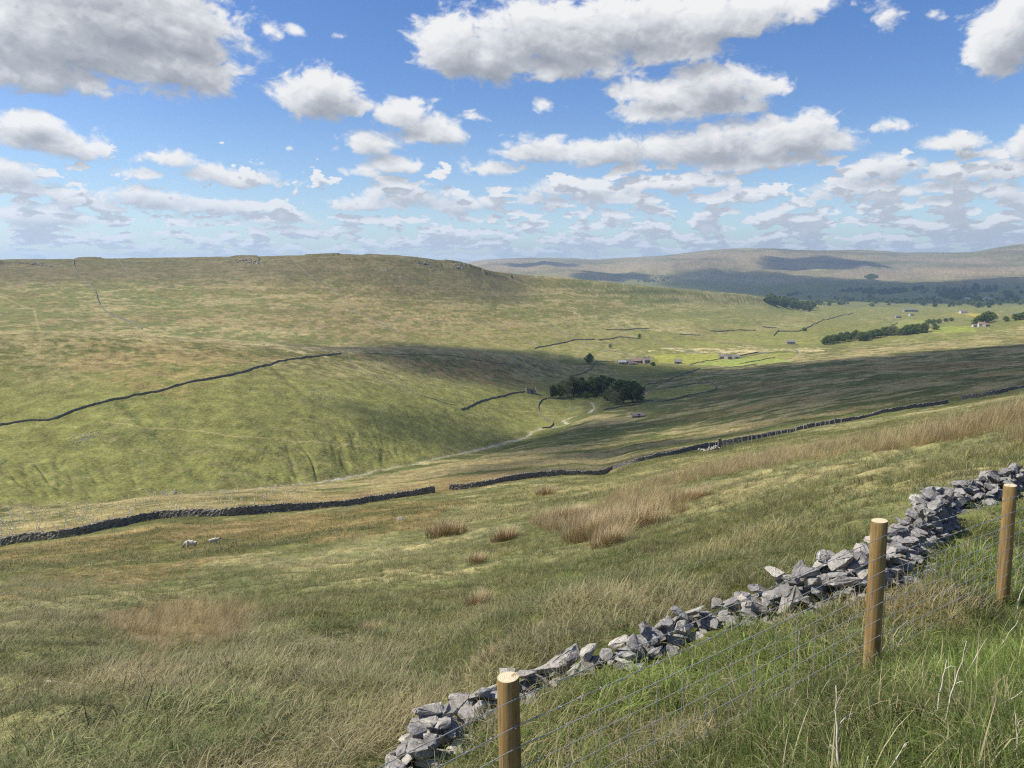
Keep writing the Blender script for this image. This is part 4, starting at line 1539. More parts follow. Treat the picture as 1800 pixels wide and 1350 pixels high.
def tree(u, v, hpx, key, label, group=None, wide=1.0, name='broadleaf_tree'):
    p = Vector(hit(u, v))
    base = {'n': 11, 'd': 12, 'o': 10, 'f': 10, 'g': 10}[key[0]]
    hh = hpx / F_PX * math.hypot(p.x, p.y)
    s = hh / base
    cm, tm = TREE_LIB[key]
    e = empty(name, p - Vector((0, 0, .1)), trg.uniform(0, 6.28))
    e.scale = (s * wide, s * wide, s)
    for nm, me in (('trunk', tm), ('crown', cm)):
        o = bpy.data.objects.new(nm, me)
        COL.objects.link(o)
        o.parent = e
    tag(e, label, 'tree', group)
    if group:
        GROUPED.setdefault(group, []).append(e)
    return e


tree(1036, 639, 18, ('n', 0), 'round dark green tree standing alone left of the long farm', wide=1.15)
tree(1073, 612, 8, ('o', 0), 'stunted leaning thorn tree on the bank above the round tree', wide=1.3, name='thorn_tree')
tree(1124, 594, 7, ('f', 1), 'tiny lone thorn at the wall end on the far fell side', wide=.9, name='thorn_tree')
tree(1148, 643, 7, ('f', 2), 'small bright bush at the right end of the long farm', wide=1.2, name='bush')
tree(1414, 582, 6, ('f', 3), 'small dark tree on the corner of the zigzag wall', wide=1.4)
# shaded plantation by the stream
PL = [(972, 700, 24, 'd'), (984, 699, 26, 'n'), (996, 697, 28, 'o'), (1008, 696, 30, 'd'), (1018, 696, 30, 'n'), (1030, 696, 26, 'd'), (1042, 694, 30, 'n'), (1052, 694, 33, 'd'),
      (1062, 694, 28, 'n'), (1072, 697, 34, 'd'), (1082, 699, 30, 'n'), (1092, 701, 34, 'd'), (1102, 703, 36, 'd'), (1112, 706, 38, 'd'), (1120, 707, 34, 'd'), (1074, 707, 26, 'o'),
      (1082, 711, 24, 'o'), (1068, 703, 20, 'n'), (990, 690, 22, 'o'), (1006, 686, 26, 'o'), (1022, 688, 26, 'd'), (1040, 686, 24, 'n'), (1058, 686, 28, 'd'), (1074, 688, 24, 'n'),
      (1090, 692, 26, 'n'), (1104, 695, 27, 'd'), (1096, 708, 28, 'd'), (1066, 690, 25, 'd'), (1030, 701, 14, 'n'), (1046, 700, 14, 'd')]
LAB = {'d': 'dark leafy tree in the shaded plantation by the stream', 'n': 'mid green leafy tree in the shaded plantation by the stream', 'o': 'thin greyish tree with open crown in the shaded plantation'}
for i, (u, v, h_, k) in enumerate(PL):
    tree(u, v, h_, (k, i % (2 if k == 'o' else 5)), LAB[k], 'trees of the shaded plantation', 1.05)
# square plantation on the far fell
for i in range(30):
    f = i / 29
    row = i % 3
    tree(1350 + 76 * f + trg.uniform(-2, 2), 535 + 14 * f - row * 3.2, 11 + trg.uniform(-1.5, 2.5), ('n', i % 5) if i % 3 else ('d', i % 5), 'dark tree in the compact plantation on the fell side', 'trees of the far square plantation', 1.05)
# belt of trees on the right
for i in range(12):
    f = i / 11
    tree(1449 + 54 * f, 607 - 12 * f + trg.uniform(-1, 1), 13 + trg.uniform(-2, 3), ('n', i % 5), 'green tree in the left clump of the tree belt', 'trees in the left clump of the belt', 1.1)
for i in range(12):
    f = i / 11
    tree(1510 + 52 * f, 600 - 11 * f + trg.uniform(-1, 1), 12 + trg.uniform(-2, 3), ('n', (i + 2) % 5), 'green tree in the middle clump of the tree belt', 'trees in the middle clump of the belt', 1.1)
for i in range(11):
    f = i / 10
    tree(1581 + 45 * f, 590 - 6 * f + trg.uniform(-1, 1), 13 + trg.uniform(-2, 3), ('n', (i + 1) % 5), 'green tree in the right clump of the tree belt', 'trees in the right clump of the belt', 1.1)
tree(1566, 590, 16, ('o', 1), 'pale bare-looking tree in the gap of the tree belt', wide=1.3)
tree(1572, 588, 14, ('o', 0), 'smaller pale tree in the gap of the tree belt', wide=1.2)
tree(1643, 580, 10, ('n', 3), 'rounded tree standing right of the tree belt', wide=1.3)
for i, (u, v, h_) in enumerate([(1632, 571, 9), (1640, 570, 8), (1650, 569, 8), (1662, 566, 6), (1672, 565, 6)]):
    tree(u, v, h_, ('n', i % 5), 'small tree in the hedge line behind the tree belt', 'trees in the hedge line', 1.4)
for i, (u, v, h_) in enumerate([(1714, 573, 12), (1721, 570, 14), (1729, 569, 17), (1736, 567, 17), (1742, 565, 14)]):
    tree(u, v, h_, ('n', i % 5), 'tree crowded behind the white farmhouse on the right', 'trees behind the right farmhouse', 1.15)
for i, (u, v, h_) in enumerate([(1768, 565, 8), (1784, 563, 10), (1792, 562, 10), (1800, 560, 10), (1812, 559, 10)]):
    tree(u, v, h_, ('n', i % 5), 'bushy tree on the ridge at the right edge', 'trees on the right-hand ridge', 1.4)
# scattered trees over the far dale
far_spots = []
for i in range(120):
    k = i % 3
    if k == 0:
        u, v = trg.uniform(1340, 1800), trg.gauss(530, 3)
    elif k == 1:
        u, v = trg.uniform(1600, 1800), trg.uniform(505, 540)
    else:
        u, v = trg.uniform(1400, 1800), trg.gauss(534, 5)
    far_spots.append((u, v))
for i, (u, v) in enumerate(far_spots):
    tree(u, v, trg.uniform(3.5, 7.5), (('f', 'g')[i % 2], i % 4), 'tiny tree scattered over the shaded dale floor beyond the fields', 'scattered trees of the distant dale', trg.uniform(1.0, 1.7))


number_groups()


def wood(px, label, n, hpx, seed, key=LEAFD):
    poly = hits(px)
    lo, hi = poly[:, :2].min(0), poly[:, :2].max(0)
    g = np.random.default_rng(seed)
    VV, FF, cnt = [], [], 0
    cx = poly[:, :2].mean(0)
    tries = 0
    while cnt < n and tries < n * 40:
        tries += 1
        q = lo + g.random(2) * (hi - lo)
        if not in_poly(poly, np.array([q[0]]), np.array([q[1]]))[0]:
            continue
        hh = hpx / F_PX * math.hypot(*q) * (.75 + .5 * g.random())
        V, Fq, C = crown_data(int(g.integers(1e6)), hh, hh * 1.0, 110, hh * .26, low=.05, lobes=7)
        z = float(height(q[0], q[1]))
        VV.append(V + np.array([q[0] - cx[0], q[1] - cx[1], z]))
        FF.append(Fq + cnt * 440)
        cnt += 1
    o = mesh_from('wood', np.vstack(VV), np.vstack(FF), key, smooth=False)
    o.location = (cx[0], cx[1], 0)
    tag(o, label, 'wood', kind='stuff')


wood([(1512, 516), (1524, 509), (1590, 510), (1598, 514), (1560, 517)], 'long dark conifer wood on the shaded dale side', 90, 4.5, 1)
wood([(1478, 511), (1512, 508), (1518, 512), (1480, 514)], 'small dark wood left of the long conifer wood', 30, 4, 2)
wood([(1640, 512), (1660, 509), (1720, 508), (1750, 504), (1752, 509), (1705, 516), (1690, 526), (1665, 528), (1655, 518)], 'large dark wood on the far side of the dale', 170, 4.5, 3)
wood([(1520, 488), (1535, 484), (1545, 487), (1530, 492)], 'pale green gill wood on the sunlit far hill', 40, 3.5, 4, LEAF)
wood([(1118, 496), (1150, 490), (1180, 487), (1175, 490), (1140, 496)], 'thin wood on the sunlit shoulder of the side valley', 30, 3, 5, LEAF)
wood([(1340, 531), (1480, 527), (1600, 529), (1800, 533), (1800, 536), (1600, 533), (1480, 531), (1345, 534)], 'broken line of riverside trees across the dale floor', 120, 4.5, 6, LEAF)
wood([(1380, 519), (1408, 516), (1410, 519), (1384, 522)], 'small shaded wood behind the square plantation', 24, 4, 7)

# ------------------------------------------------------------------ farm buildings
STONE_B = simple_mat('building_stone', (.20, .185, .16), (.36, .33, .28), 2.5, bump=.03)
ROOF_B = simple_mat('stone_slate', (.16, .15, .14), (.27, .25, .23), 2.0)
ROOF_R = simple_mat('rusty_sheet', (.24, .15, .12), (.33, .23, .19), 1.5)
WHITE_B = simple_mat('white_render', (.42, .41, .38), (.56, .55, .52), 2.0)
glass_m, gw_, gb_ = new_mat('dark_glass', .1, .5)
gb_.inputs['Base Color'].default_value = (.03, .035, .04, 1)
DOORM = simple_mat('dark_door', (.05, .045, .04), (.09, .08, .07), 4)


def house(u, v, L, D, Hh, rh, rz, label, wall=STONE_B, roof=ROOF_B, name='farm_building', wins=3, chim=1, cat='building', ruin=False):
    p = Vector(hit(u, v))
    e = empty(name, p, rz)
    tag(e, label, cat)
    m = MB()
    z0 = -2.0
    hl, hd = L / 2, D / 2
    # walls with gables
    V = [(-hl, -hd, z0), (hl, -hd, z0), (hl, hd, z0), (-hl, hd, z0), (-hl, -hd, Hh), (hl, -hd, Hh), (hl, hd, Hh), (-hl, hd, Hh), (-hl, 0, Hh + rh), (hl, 0, Hh + rh)]
    m.add(V, [(0, 1, 5, 4), (2, 3, 7, 6), (1, 2, 6, 9, 5), (3, 0, 4, 8, 7)])
    m.build('wall', wall, e)
    if not ruin:
        r = MB()
        ov, th = .35, .18
        for s in (-1, 1):
            y1 = s * (hd + ov)
            zz = Hh - ov * rh / hd
            Vr = [(-hl - ov, 0, Hh + rh), (hl + ov, 0, Hh + rh), (hl + ov, y1, zz), (-hl - ov, y1, zz)]
            Vr += [(a, b, c + th) for a, b, c in Vr]
            r.add(Vr, [(0, 1, 2, 3), (7, 6, 5, 4), (0, 4, 5, 1), (1, 5, 6, 2), (2, 6, 7, 3), (3, 7, 4, 0)])
        ro = r.build('roof', roof, e)
        for k in range(chim):
            c = MB()
            x = (hl - .8) * (1 if k == 0 else -1)
            c.box(x - .45, x + .45, -.45, .45, Hh + rh - .6, Hh + rh + 1.1)
            c.build('chimney', wall, ro)
    for k in range(wins):
        x = -hl + (k + .7) * L / (wins + .4)
        f = MB()
        f.box(x - .5, x + .5, -hd - .03, -hd + .1, Hh * .45, Hh * .45 + 1.2)
        f.build('window', glass_m, e)
    d_ = MB()
    d_.box(-.6 + L * .1, .6 + L * .1, -hd - .05, -hd + .1, 0, 2.1)
    d_.build('door', DOORM, e)
    return e


H_ = house
H_(1093, 640, 9, 7, 2.6, 2.0, .1, 'left end barn of the long farm, pale roof', roof=WHITE_B, wins=1, chim=0)
H_(1104, 639, 10, 8, 2.6, 2.2, .1, 'second shed from the left of the long farm', roof=ROOF_B, wins=2, chim=0)
H_(1117, 638, 11, 8, 3.0, 2.4, .1, 'middle reddish-roofed shed of the long farm', roof=ROOF_R, wins=3, chim=0)
H_(1128, 637.5, 10, 8, 3.4, 2.6, .1, 'tall reddish-roofed barn of the long farm', roof=ROOF_R, wins=2, chim=0)
H_(1136, 638.5, 7, 7, 4.4, 2.8, .2, 'stone farmhouse at the right end of the long farm', wins=2, chim=2, name='farmhouse', cat='farmhouse')
H_(1112, 641, 9, 4, 1.8, 1.2, .1, 'low white-walled shed in front of the long farm', wall=WHITE_B, roof=ROOF_R, wins=2, chim=0)
H_(1192, 640, 8, 6, 3.2, 2.4, -.3, 'small stone field barn between the two farms', wins=1, chim=0, name='field_barn', cat='barn')
H_(1271, 631, 10, 7, 3.4, 2.4, -.1, 'stone farmhouse of the right-hand farm', wins=3, chim=2, name='farmhouse', cat='farmhouse')
H_(1280, 631, 8, 7, 3.4, 2.4, .5, 'dark-gabled barn beside the right-hand farmhouse', wins=1, chim=0)
H_(1294, 630, 8, 6, 2.6, 2.0, -.1, 'low white outbuilding of the right-hand farm', wall=WHITE_B, wins=1, chim=0)
H_(1390, 605, 13, 9, 4.2, 3.0, -.2, 'lone stone field barn among lime green pastures', wins=1, chim=0, name='field_barn', cat='barn')
H_(933, 691, 7, 5, 2.6, 2.0, .2, 'small roofless stone barn at the end of the spur wall', wins=1, ruin=True, name='ruined_barn', cat='barn')
H_(1120, 733.5, 6, 3.4, 1.3, 1.0, .05, 'low dark stone sheepfold hut on the shaded slope', wins=0, chim=0, name='stone_hut', cat='hut')
H_(1559, 588, 13, 8, 5.0, 3.2, .3, 'stone house half hidden in the tree belt', wins=2, chim=1, name='farmhouse', cat='farmhouse')
H_(1578, 559, 14, 9, 4.5, 3.0, .1, 'distant field barn at the wall end above the tree belt', wins=1, chim=0, name='field_barn', cat='barn')
H_(1602, 555, 12, 8, 4.0, 3.0, .1, 'small pale field barn beyond the tree belt', wall=WHITE_B, wins=1, chim=0, name='field_barn', cat='barn')
H_(1595, 548, 26, 12, 6, 4, .1, 'grey-roofed distant farm left of the yellow meadow', wins=2, chim=0)
H_(1607, 548, 20, 10, 5, 4, .1, 'dark roofed distant barn left of the yellow meadow', wins=2, chim=0)
H_(1693, 551, 20, 10, 5.5, 4, .1, 'small white distant farmhouse right of the yellow meadow', wall=WHITE_B, wins=2, chim=1, name='farmhouse', cat='farmhouse')
H_(1725, 573.5, 10, 7, 4.2, 3.2, -.2, 'white farmhouse with red roof under crowded trees', wall=WHITE_B, roof=ROOF_R, wins=3, chim=2, name='farmhouse', cat='farmhouse')
H_(1733, 574, 9, 7, 3.4, 2.6, .3, 'red-roofed barn in front of the crowded trees', roof=ROOF_R, wins=1, chim=0)
H_(1712, 574.5, 6, 5, 2.8, 2.0, .1, 'little white outhouse left of the red-roofed farm', wall=WHITE_B, wins=1, chim=0)
H_(1734, 527, 24, 12, 5, 4, .0, 'bright white farm far off in the shaded dale', wall=WHITE_B, roof=WHITE_B, wins=2, chim=0)
H_(1700, 527, 22, 14, 5, 5, .0, 'pale low farm far off beside the dark wood', roof=WHITE_B, wins=2, chim=0)
H_(1650, 526, 26, 14, 6, 5, .0, 'grey hamlet house far off left of the dark wood', wins=2, chim=1)
H_(1788, 555, 12, 8, 5, 3, .1, 'pale house among the trees on the right-hand ridge', wall=WHITE_B, wins=1, chim=1, name='farmhouse', cat='farmhouse')


# ------------------------------------------------------------------ sheep
WOOL = simple_mat('fleece', (.42, .38, .31), (.60, .55, .46), 18, bump=.02, bscale=40)
FACEM = simple_mat('dark_face', (.03, .028, .025), (.07, .06, .055), 12)


def sheep(u, v, rz, label, s=1.0, grazing=True):
    p = Vector(hit(u, v))
    e = empty('sheep', p - Vector((0, 0, .05)), rz)
    e.scale = (s, s, s)
    bm = bmesh.new()
    pts = [((0, 0, .72), .27), ((.32, 0, .74), .26), ((.52, 0, .76), .20), ((-.35, 0, .73), .27), ((-.56, 0, .70), .17), ((-.66, 0, .60), .05)]
    idx = {}
    vs = []
    rad = []

    def add(co, r):
        vs.append(bm.verts.new(co))
        rad.append(r)
        return vs[-1]
    a0 = add((0, 0, .72), .27)
    a1 = add((.30, 0, .73), .26)
    a2 = add((.50, 0, .76), .19)
    hz_ = .34 if grazing else .98
    a3 = add((.66, 0, .62 if grazing else .90), .12)
    a4 = add((.78, 0, hz_), .085)
    a5 = add((.90, 0, hz_ - .12), .055)
    b1 = add((-.32, 0, .73), .27)
    b2 = add((-.54, 0, .72), .18)
    b3 = add((-.64, 0, .55), .045)
    for q, r_ in ((a0, a1), (a1, a2), (a2, a3), (a3, a4), (a4, a5), (a0, b1), (b1, b2), (b2, b3)):
        bm.edges.new((q, r_))
    for (root, x, y) in ((a1, .36, .13), (a1, .36, -.13), (b1, -.42, .14), (b1, -.42, -.14)):
        k1 = add((x, y, .50), .085)
        k2 = add((x + (-.03 if x < 0 else .01), y, .26), .042)
        k3 = add((x + (.01 if x < 0 else 0), y, .05), .034)
        bm.edges.new((root, k1))
        bm.edges.new((k1, k2))
        bm.edges.new((k2, k3))
    for y in (.09, -.09):
        k = add((.76, y, hz_ + .08), .03)
        bm.edges.new((a4, k))
    me = bpy.data.meshes.new('body')
    bm.to_mesh(me)
    bm.free()
    sk = me.skin_vertices[0] if me.skin_vertices else None
    o = bpy.data.objects.new('body', me)
    COL.objects.link(o)
    md = o.modifiers.new('skin', 'SKIN')
    if not me.skin_vertices:
        bmm = bmesh.new()
        bmm.from_mesh(me)
        bmm.verts.layers.skin.verify()
        bmm.to_mesh(me)
        bmm.free()
    for i, r_ in enumerate(rad):
        me.skin_vertices[0].data[i].radius = (r_, r_)
        me.skin_vertices[0].data[i].use_root = i == 0
    o.modifiers.new('sub', 'SUBSURF').render_levels = 2
    me.materials.append(WOOL)
    o.parent = e
    hd = MB()
    hd.tube([(.74, 0, hz_ + .05), (.82, 0, hz_ - .04), (.93, 0, hz_ - .15)], [.085, .088, .06], 8)
    hd.build('face', FACEM, e, True)
    tag(e, label, 'sheep', 'sheep grazing on the slope')


sheep(336, 964, math.pi, 'larger white sheep grazing below the long dark wall, the left of the two', .6, True)
sheep(376, 957, .3, 'white sheep with raised dark head, the right of the two', .48, False)

# ------------------------------------------------------------------ tree guards on the planted bank
gm = MB()
gm.tube([(0, 0, -.1), (0, 0, .85)], [.075, .07], 6)
GUARD_M, _, gb2 = new_mat('pale_plastic', .5, .3)
gb2.inputs['Base Color'].default_value = (.86, .80, .60, 1)
g0 = gm.build('tree_guard', GUARD_M)
tag(g0, 'thin pale tree guard tube on the planted bank beyond the long wall', 'tree guard', 'tree guards on the planted bank')
grg = random.Random(77)
cnt = 0
zone = hits([(0, 890), (120, 884), (300, 866), (560, 857), (590, 880), (420, 893), (290, 902), (190, 918), (90, 938), (0, 948), (-40, 950), (-40, 895)])
lo, hi = zone[:, :2].min(0), zone[:, :2].max(0)
tr_ = 0
while cnt < 285 and tr_ < 6000:
    tr_ += 1
    u = 560 * grg.random() ** 1.5 - 20
    x, y, z = hit(u, grg.uniform(857, 948))
    if not in_poly(zone, np.array([x]), np.array([y]))[0]:
        continue
    o = g0 if cnt == 0 else g0.copy()
    if cnt:
        COL.objects.link(o)
    o.location = (x, y, float(height(x, y)))
    o.rotation_euler = (grg.gauss(0, .06), grg.gauss(0, .06), 0)
    s_ = grg.uniform(.7, 1.2)
    o.scale = (1, 1, s_)
    cnt += 1

# ------------------------------------------------------------------ dead stems in the verge
STEM_M = simple_mat('dead_stem', (.40, .35, .28), (.72, .67, .58), 14)
STEM_D = simple_mat('dark_stem', (.05, .045, .03), (.12, .10, .07), 14)


def stem(base, tip, r, label, seed, mat=STEM_M, branches=2, dep=None, bend=.05, group=None):
    """dead stalk rooted at ground point under sight line base, tip seen along sight line tip at the same depth"""
    b = Vector(hit(*base))
    d = b.y * CP - b.z * SP
    t = at_depth(tip[0], tip[1], d + (dep or 0))
    g = random.Random(seed)
    o3 = b
    mb = MB()
    n = 9
    L = (t - b).length
    side = Vector((g.uniform(-1, 1), g.uniform(-1, 1), 0))
    P_ = [b.lerp(t, k / (n - 1)) + side * math.sin(k / (n - 1) * math.pi) * L * bend + Vector((g.uniform(-1, 1), g.uniform(-1, 1), g.uniform(-1, 1))) * L * .012 - o3 for k in range(n)]
    P_[0] -= (t - b).normalized() * .05
    mb.tube(P_, [r * (1 - .75 * k / (n - 1)) for k in range(n)], 7)
    for k in range(branches):
        i = g.randint(3, n - 2)
        dv = Vector((g.uniform(-1, 1), g.uniform(-.5, .5), g.uniform(.2, 1.0))).normalized() * L * g.uniform(.08, .2)
        mb.tube([P_[i], P_[i] + dv * .5 + Vector((0, 0, .01)), P_[i] + dv], [r * .4, r * .3, r * .12], 5)
    o = mb.build('dead_stem', mat, None, True)
    o.location = o3
    tag(o, label, 'dead stem', group)


stem((1480, 1400), (1471, 1204), .0065, 'tall bleached dead stalk rising from the bottom edge, right of centre', 1, branches=3, bend=.02)
stem((1515, 1420), (1594, 1307), .005, 'bleached forked twig leaning right at the bottom edge', 2, branches=3)
stem((1512, 1400), (1526, 1328), .006, 'short broken bleached stub at the bottom edge', 3, branches=0)
stem((1642, 1275), (1664, 1160), .005, 'pale stalk with forked top below the right-hand posts', 4)
stem((1655, 1280), (1702, 1126), .004, 'brownish slanting stalk behind the forked one', 5)
stem((1690, 1200), (1735, 1120), .004, 'thin slanting stalk right of the second post', 6)
stem((1623, 1205), (1622, 1163), .004, 'short upright white stick right of the second post', 7, branches=0)
stem((1786, 1100), (1806, 1015), .006, 'pale stick crossing the right edge near the third post', 8)
stem((1744, 1155), (1790, 1090), .005, 'slanting pale stick below the third post', 9)
stem((1700, 1268), (1810, 1210), .005, 'long pale branch lying low towards the right edge', 10, branches=3)
stem((1790, 1350), (1786, 1255), .004, 'thin brown stalk near the bottom right corner', 11)
stem((1404, 1185), (1405, 1110), .004, 'white curved stalk behind the netting left of the second post', 12, branches=1)
stem((1400, 1195), (1432, 1190), .004, 'pale twig lying across the grass left of the second post', 13)
stem((1332, 1290), (1405, 1288), .003, 'thin straw stalk arching over the grass behind the netting', 14, bend=.15, branches=0)
stem((156, 1275), (143, 1228), .006, 'dark bare twig standing in the meadow at the lower left', 15, STEM_D)
stem((256, 1252), (272, 1195), .006, 'dark forked twig in the meadow right of the first twig', 16, STEM_D)
stem((258, 1222), (236, 1175), .006, 'whitish twig leaning left beside the dark forked twig', 17)
stem((399, 1192), (402, 1162), .008, 'small dark twig farther up the meadow', 18, STEM_D)
stem((90, 1198), (128, 1200), .010, 'pale log-like stick lying in the rusty patch at the left', 19, branches=0)


# ------------------------------------------------------------------ grass
def grass_material():
    m, w, b = new_mat('grass_blades', .6, .25)
    ins = w.n('ShaderNodeAttribute', attribute_name='tint', attribute_type='INSTANCER')
    own = w.n('ShaderNodeAttribute', attribute_name='blade')      # r: random, g: along blade, b: dry
    s = w.n('ShaderNodeSeparateColor')
    w.put(s.inputs[0], own.outputs['Color'])
    rnd, t, dry = s.outputs
    col = w.v('SCALE', ins.outputs['Color'])
    w.put(col.node.inputs['Scale'], w.m('MULTIPLY_ADD', rnd, 1.0, w.m('MULTIPLY_ADD', t, .35, .45)))
    drycol = w.mix(rnd, (.30, .235, .12), (.56, .48, .30))
    col = w.mix(w.m('MULTIPLY', dry, w.m('MULTIPLY_ADD', t, .35, .6)), col, drycol)
    w.put(b.inputs['Base Color'], col)
    tr = w.n('ShaderNodeBsdfTranslucent')
    w.put(tr.inputs['Color'], col)
    mx = w.n('ShaderNodeMixShader')
    mx.inputs[0].default_value = .3
    out = [n for n in m.node_tree.nodes if n.type == 'OUTPUT_MATERIAL'][0]
    m.node_tree.links.new(b.outputs[0], mx.inputs[1])
    m.node_tree.links.new(tr.outputs[0], mx.inputs[2])
    m.node_tree.links.new(mx.outputs[0], out.inputs[0])
    return m


GRASS_M = grass_material()


def blades(n, spread, hmin, hmax, width, lean, curl, dryf, seed, sweep=0.0, segs=4, dens_pow=.5):
    """ribbon blades of one tuft -> V, F, attribute rgb"""
    g = np.random.default_rng(seed)
    a = g.random(n) * 2 * np.pi
    rr = spread * g.random(n) ** dens_pow
    bx, by = rr * np.cos(a), rr * np.sin(a)
    L = hmin + (hmax - hmin) * g.random(n)
    da = a + g.normal(size=n) * .9
    th0 = np.abs(g.normal(size=n)) * lean * (.35 + rr / spread)
    cu = curl * (.4 + g.random(n) * 1.2)
    dirx, diry = np.cos(da), np.sin(da)
    dirx = dirx + sweep
    nn = np.hypot(dirx, diry) + 1e-6
    dirx, diry = dirx / nn, diry / nn
    V = np.zeros((n, segs + 1, 2, 3))
    px, py, pz = bx.copy(), by.copy(), np.full(n, -.03)
    th = th0.copy()
    tw = g.random(n) * np.pi
    sx, sy = -diry * np.cos(tw * .6) , dirx * np.cos(tw * .6)
    w0 = width * (.6 + .8 * g.random(n))
    rgb = np.zeros((n, segs + 1, 2, 3))
    R0 = g.random(n)
    DR = np.clip((g.random(n) < dryf) * 1.0 + g.random(n) * .2, 0, 1)
    for k in range(segs + 1):
        f = k / segs
        ww = w0 * (1 - f ** 1.6) * .5 + width * .04
        for s_, sg in ((0, -1), (1, 1)):
            V[:, k, s_] = np.stack([px + sx * ww * sg, py + sy * ww * sg, pz], 1)
            rgb[:, k, s_] = np.stack([R0, np.full(n, f), DR], 1)
        st = L / segs
        px = px + dirx * np.sin(th) * st
        py = py + diry * np.sin(th) * st
        pz = pz + np.cos(th) * st
        th = np.clip(th + cu / segs * (1 + f), 0, 2.1)
    I = np.arange(n * (segs + 1) * 2).reshape(n, segs + 1, 2)
    F_ = np.stack([I[:, :-1, 0], I[:, :-1, 1], I[:, 1:, 1], I[:, 1:, 0]], -1).reshape(-1, 4)
    return V.reshape(-1, 3), F_, rgb.reshape(-1, 3)


tuft_col = bpy.data.collections.new('grass_tufts')


def tuft(n, *a, **k):
    V, F_, C = blades(n, *a, **k)
    o = mesh_from('grass_tuft', V, F_, GRASS_M, smooth=True)
    at = o.data.attributes.new('blade', 'FLOAT_COLOR', 'POINT')
    cc = np.ones((len(V), 4), np.float32)
    cc[:, :3] = C
    at.data.foreach_set('color', cc.ravel())
    COL.objects.unlink(o)
    tuft_col.objects.link(o)
    return o


# 0-2 lush verge; 3-6 meadow sward; 7-8 bleached lying grass; 9-10 rush; 11-13 coarse far tufts
for s_ in range(3):
    tuft(64, .13, .08, .27, .0045, .40, 1.1, .05, 10 + s_)
for s_ in range(4):
    tuft(64, .15, .06, .22, .0058, .6, 1.8, .20, 20 + s_, sweep=.3)
for s_ in range(2):
    tuft(70, .18, .12, .32, .0044, 1.0, 2.0, .75, 30 + s_, sweep=.7)
for s_ in range(2):
    tuft(70, .13, .26, .58, .0055, .3, .6, .7, 40 + s_, sweep=.4)
for s_ in range(3):
    tuft(46, .30, .07, .26, .016, .6, 1.6, .22, 50 + s_, sweep=.3, segs=3)

BELT = hits([(925, 918), (1000, 895), (1100, 868), (1170, 838), (1300, 806), (1450, 780), (1600, 758), (1700, 742), (1840, 705), (1840, 800), (1720, 775), (1560, 800), (1400, 812),
             (1290, 835), (1230, 880), (1190, 905), (1120, 925), (1080, 965), (1000, 945), (940, 925)])
RUSTP = hits([(195, 1085), (330, 1055), (440, 1080), (440, 1125), (300, 1130), (225, 1170)])
FENCE_XY = np.array([[p.x, p.y] for p in POSTS])


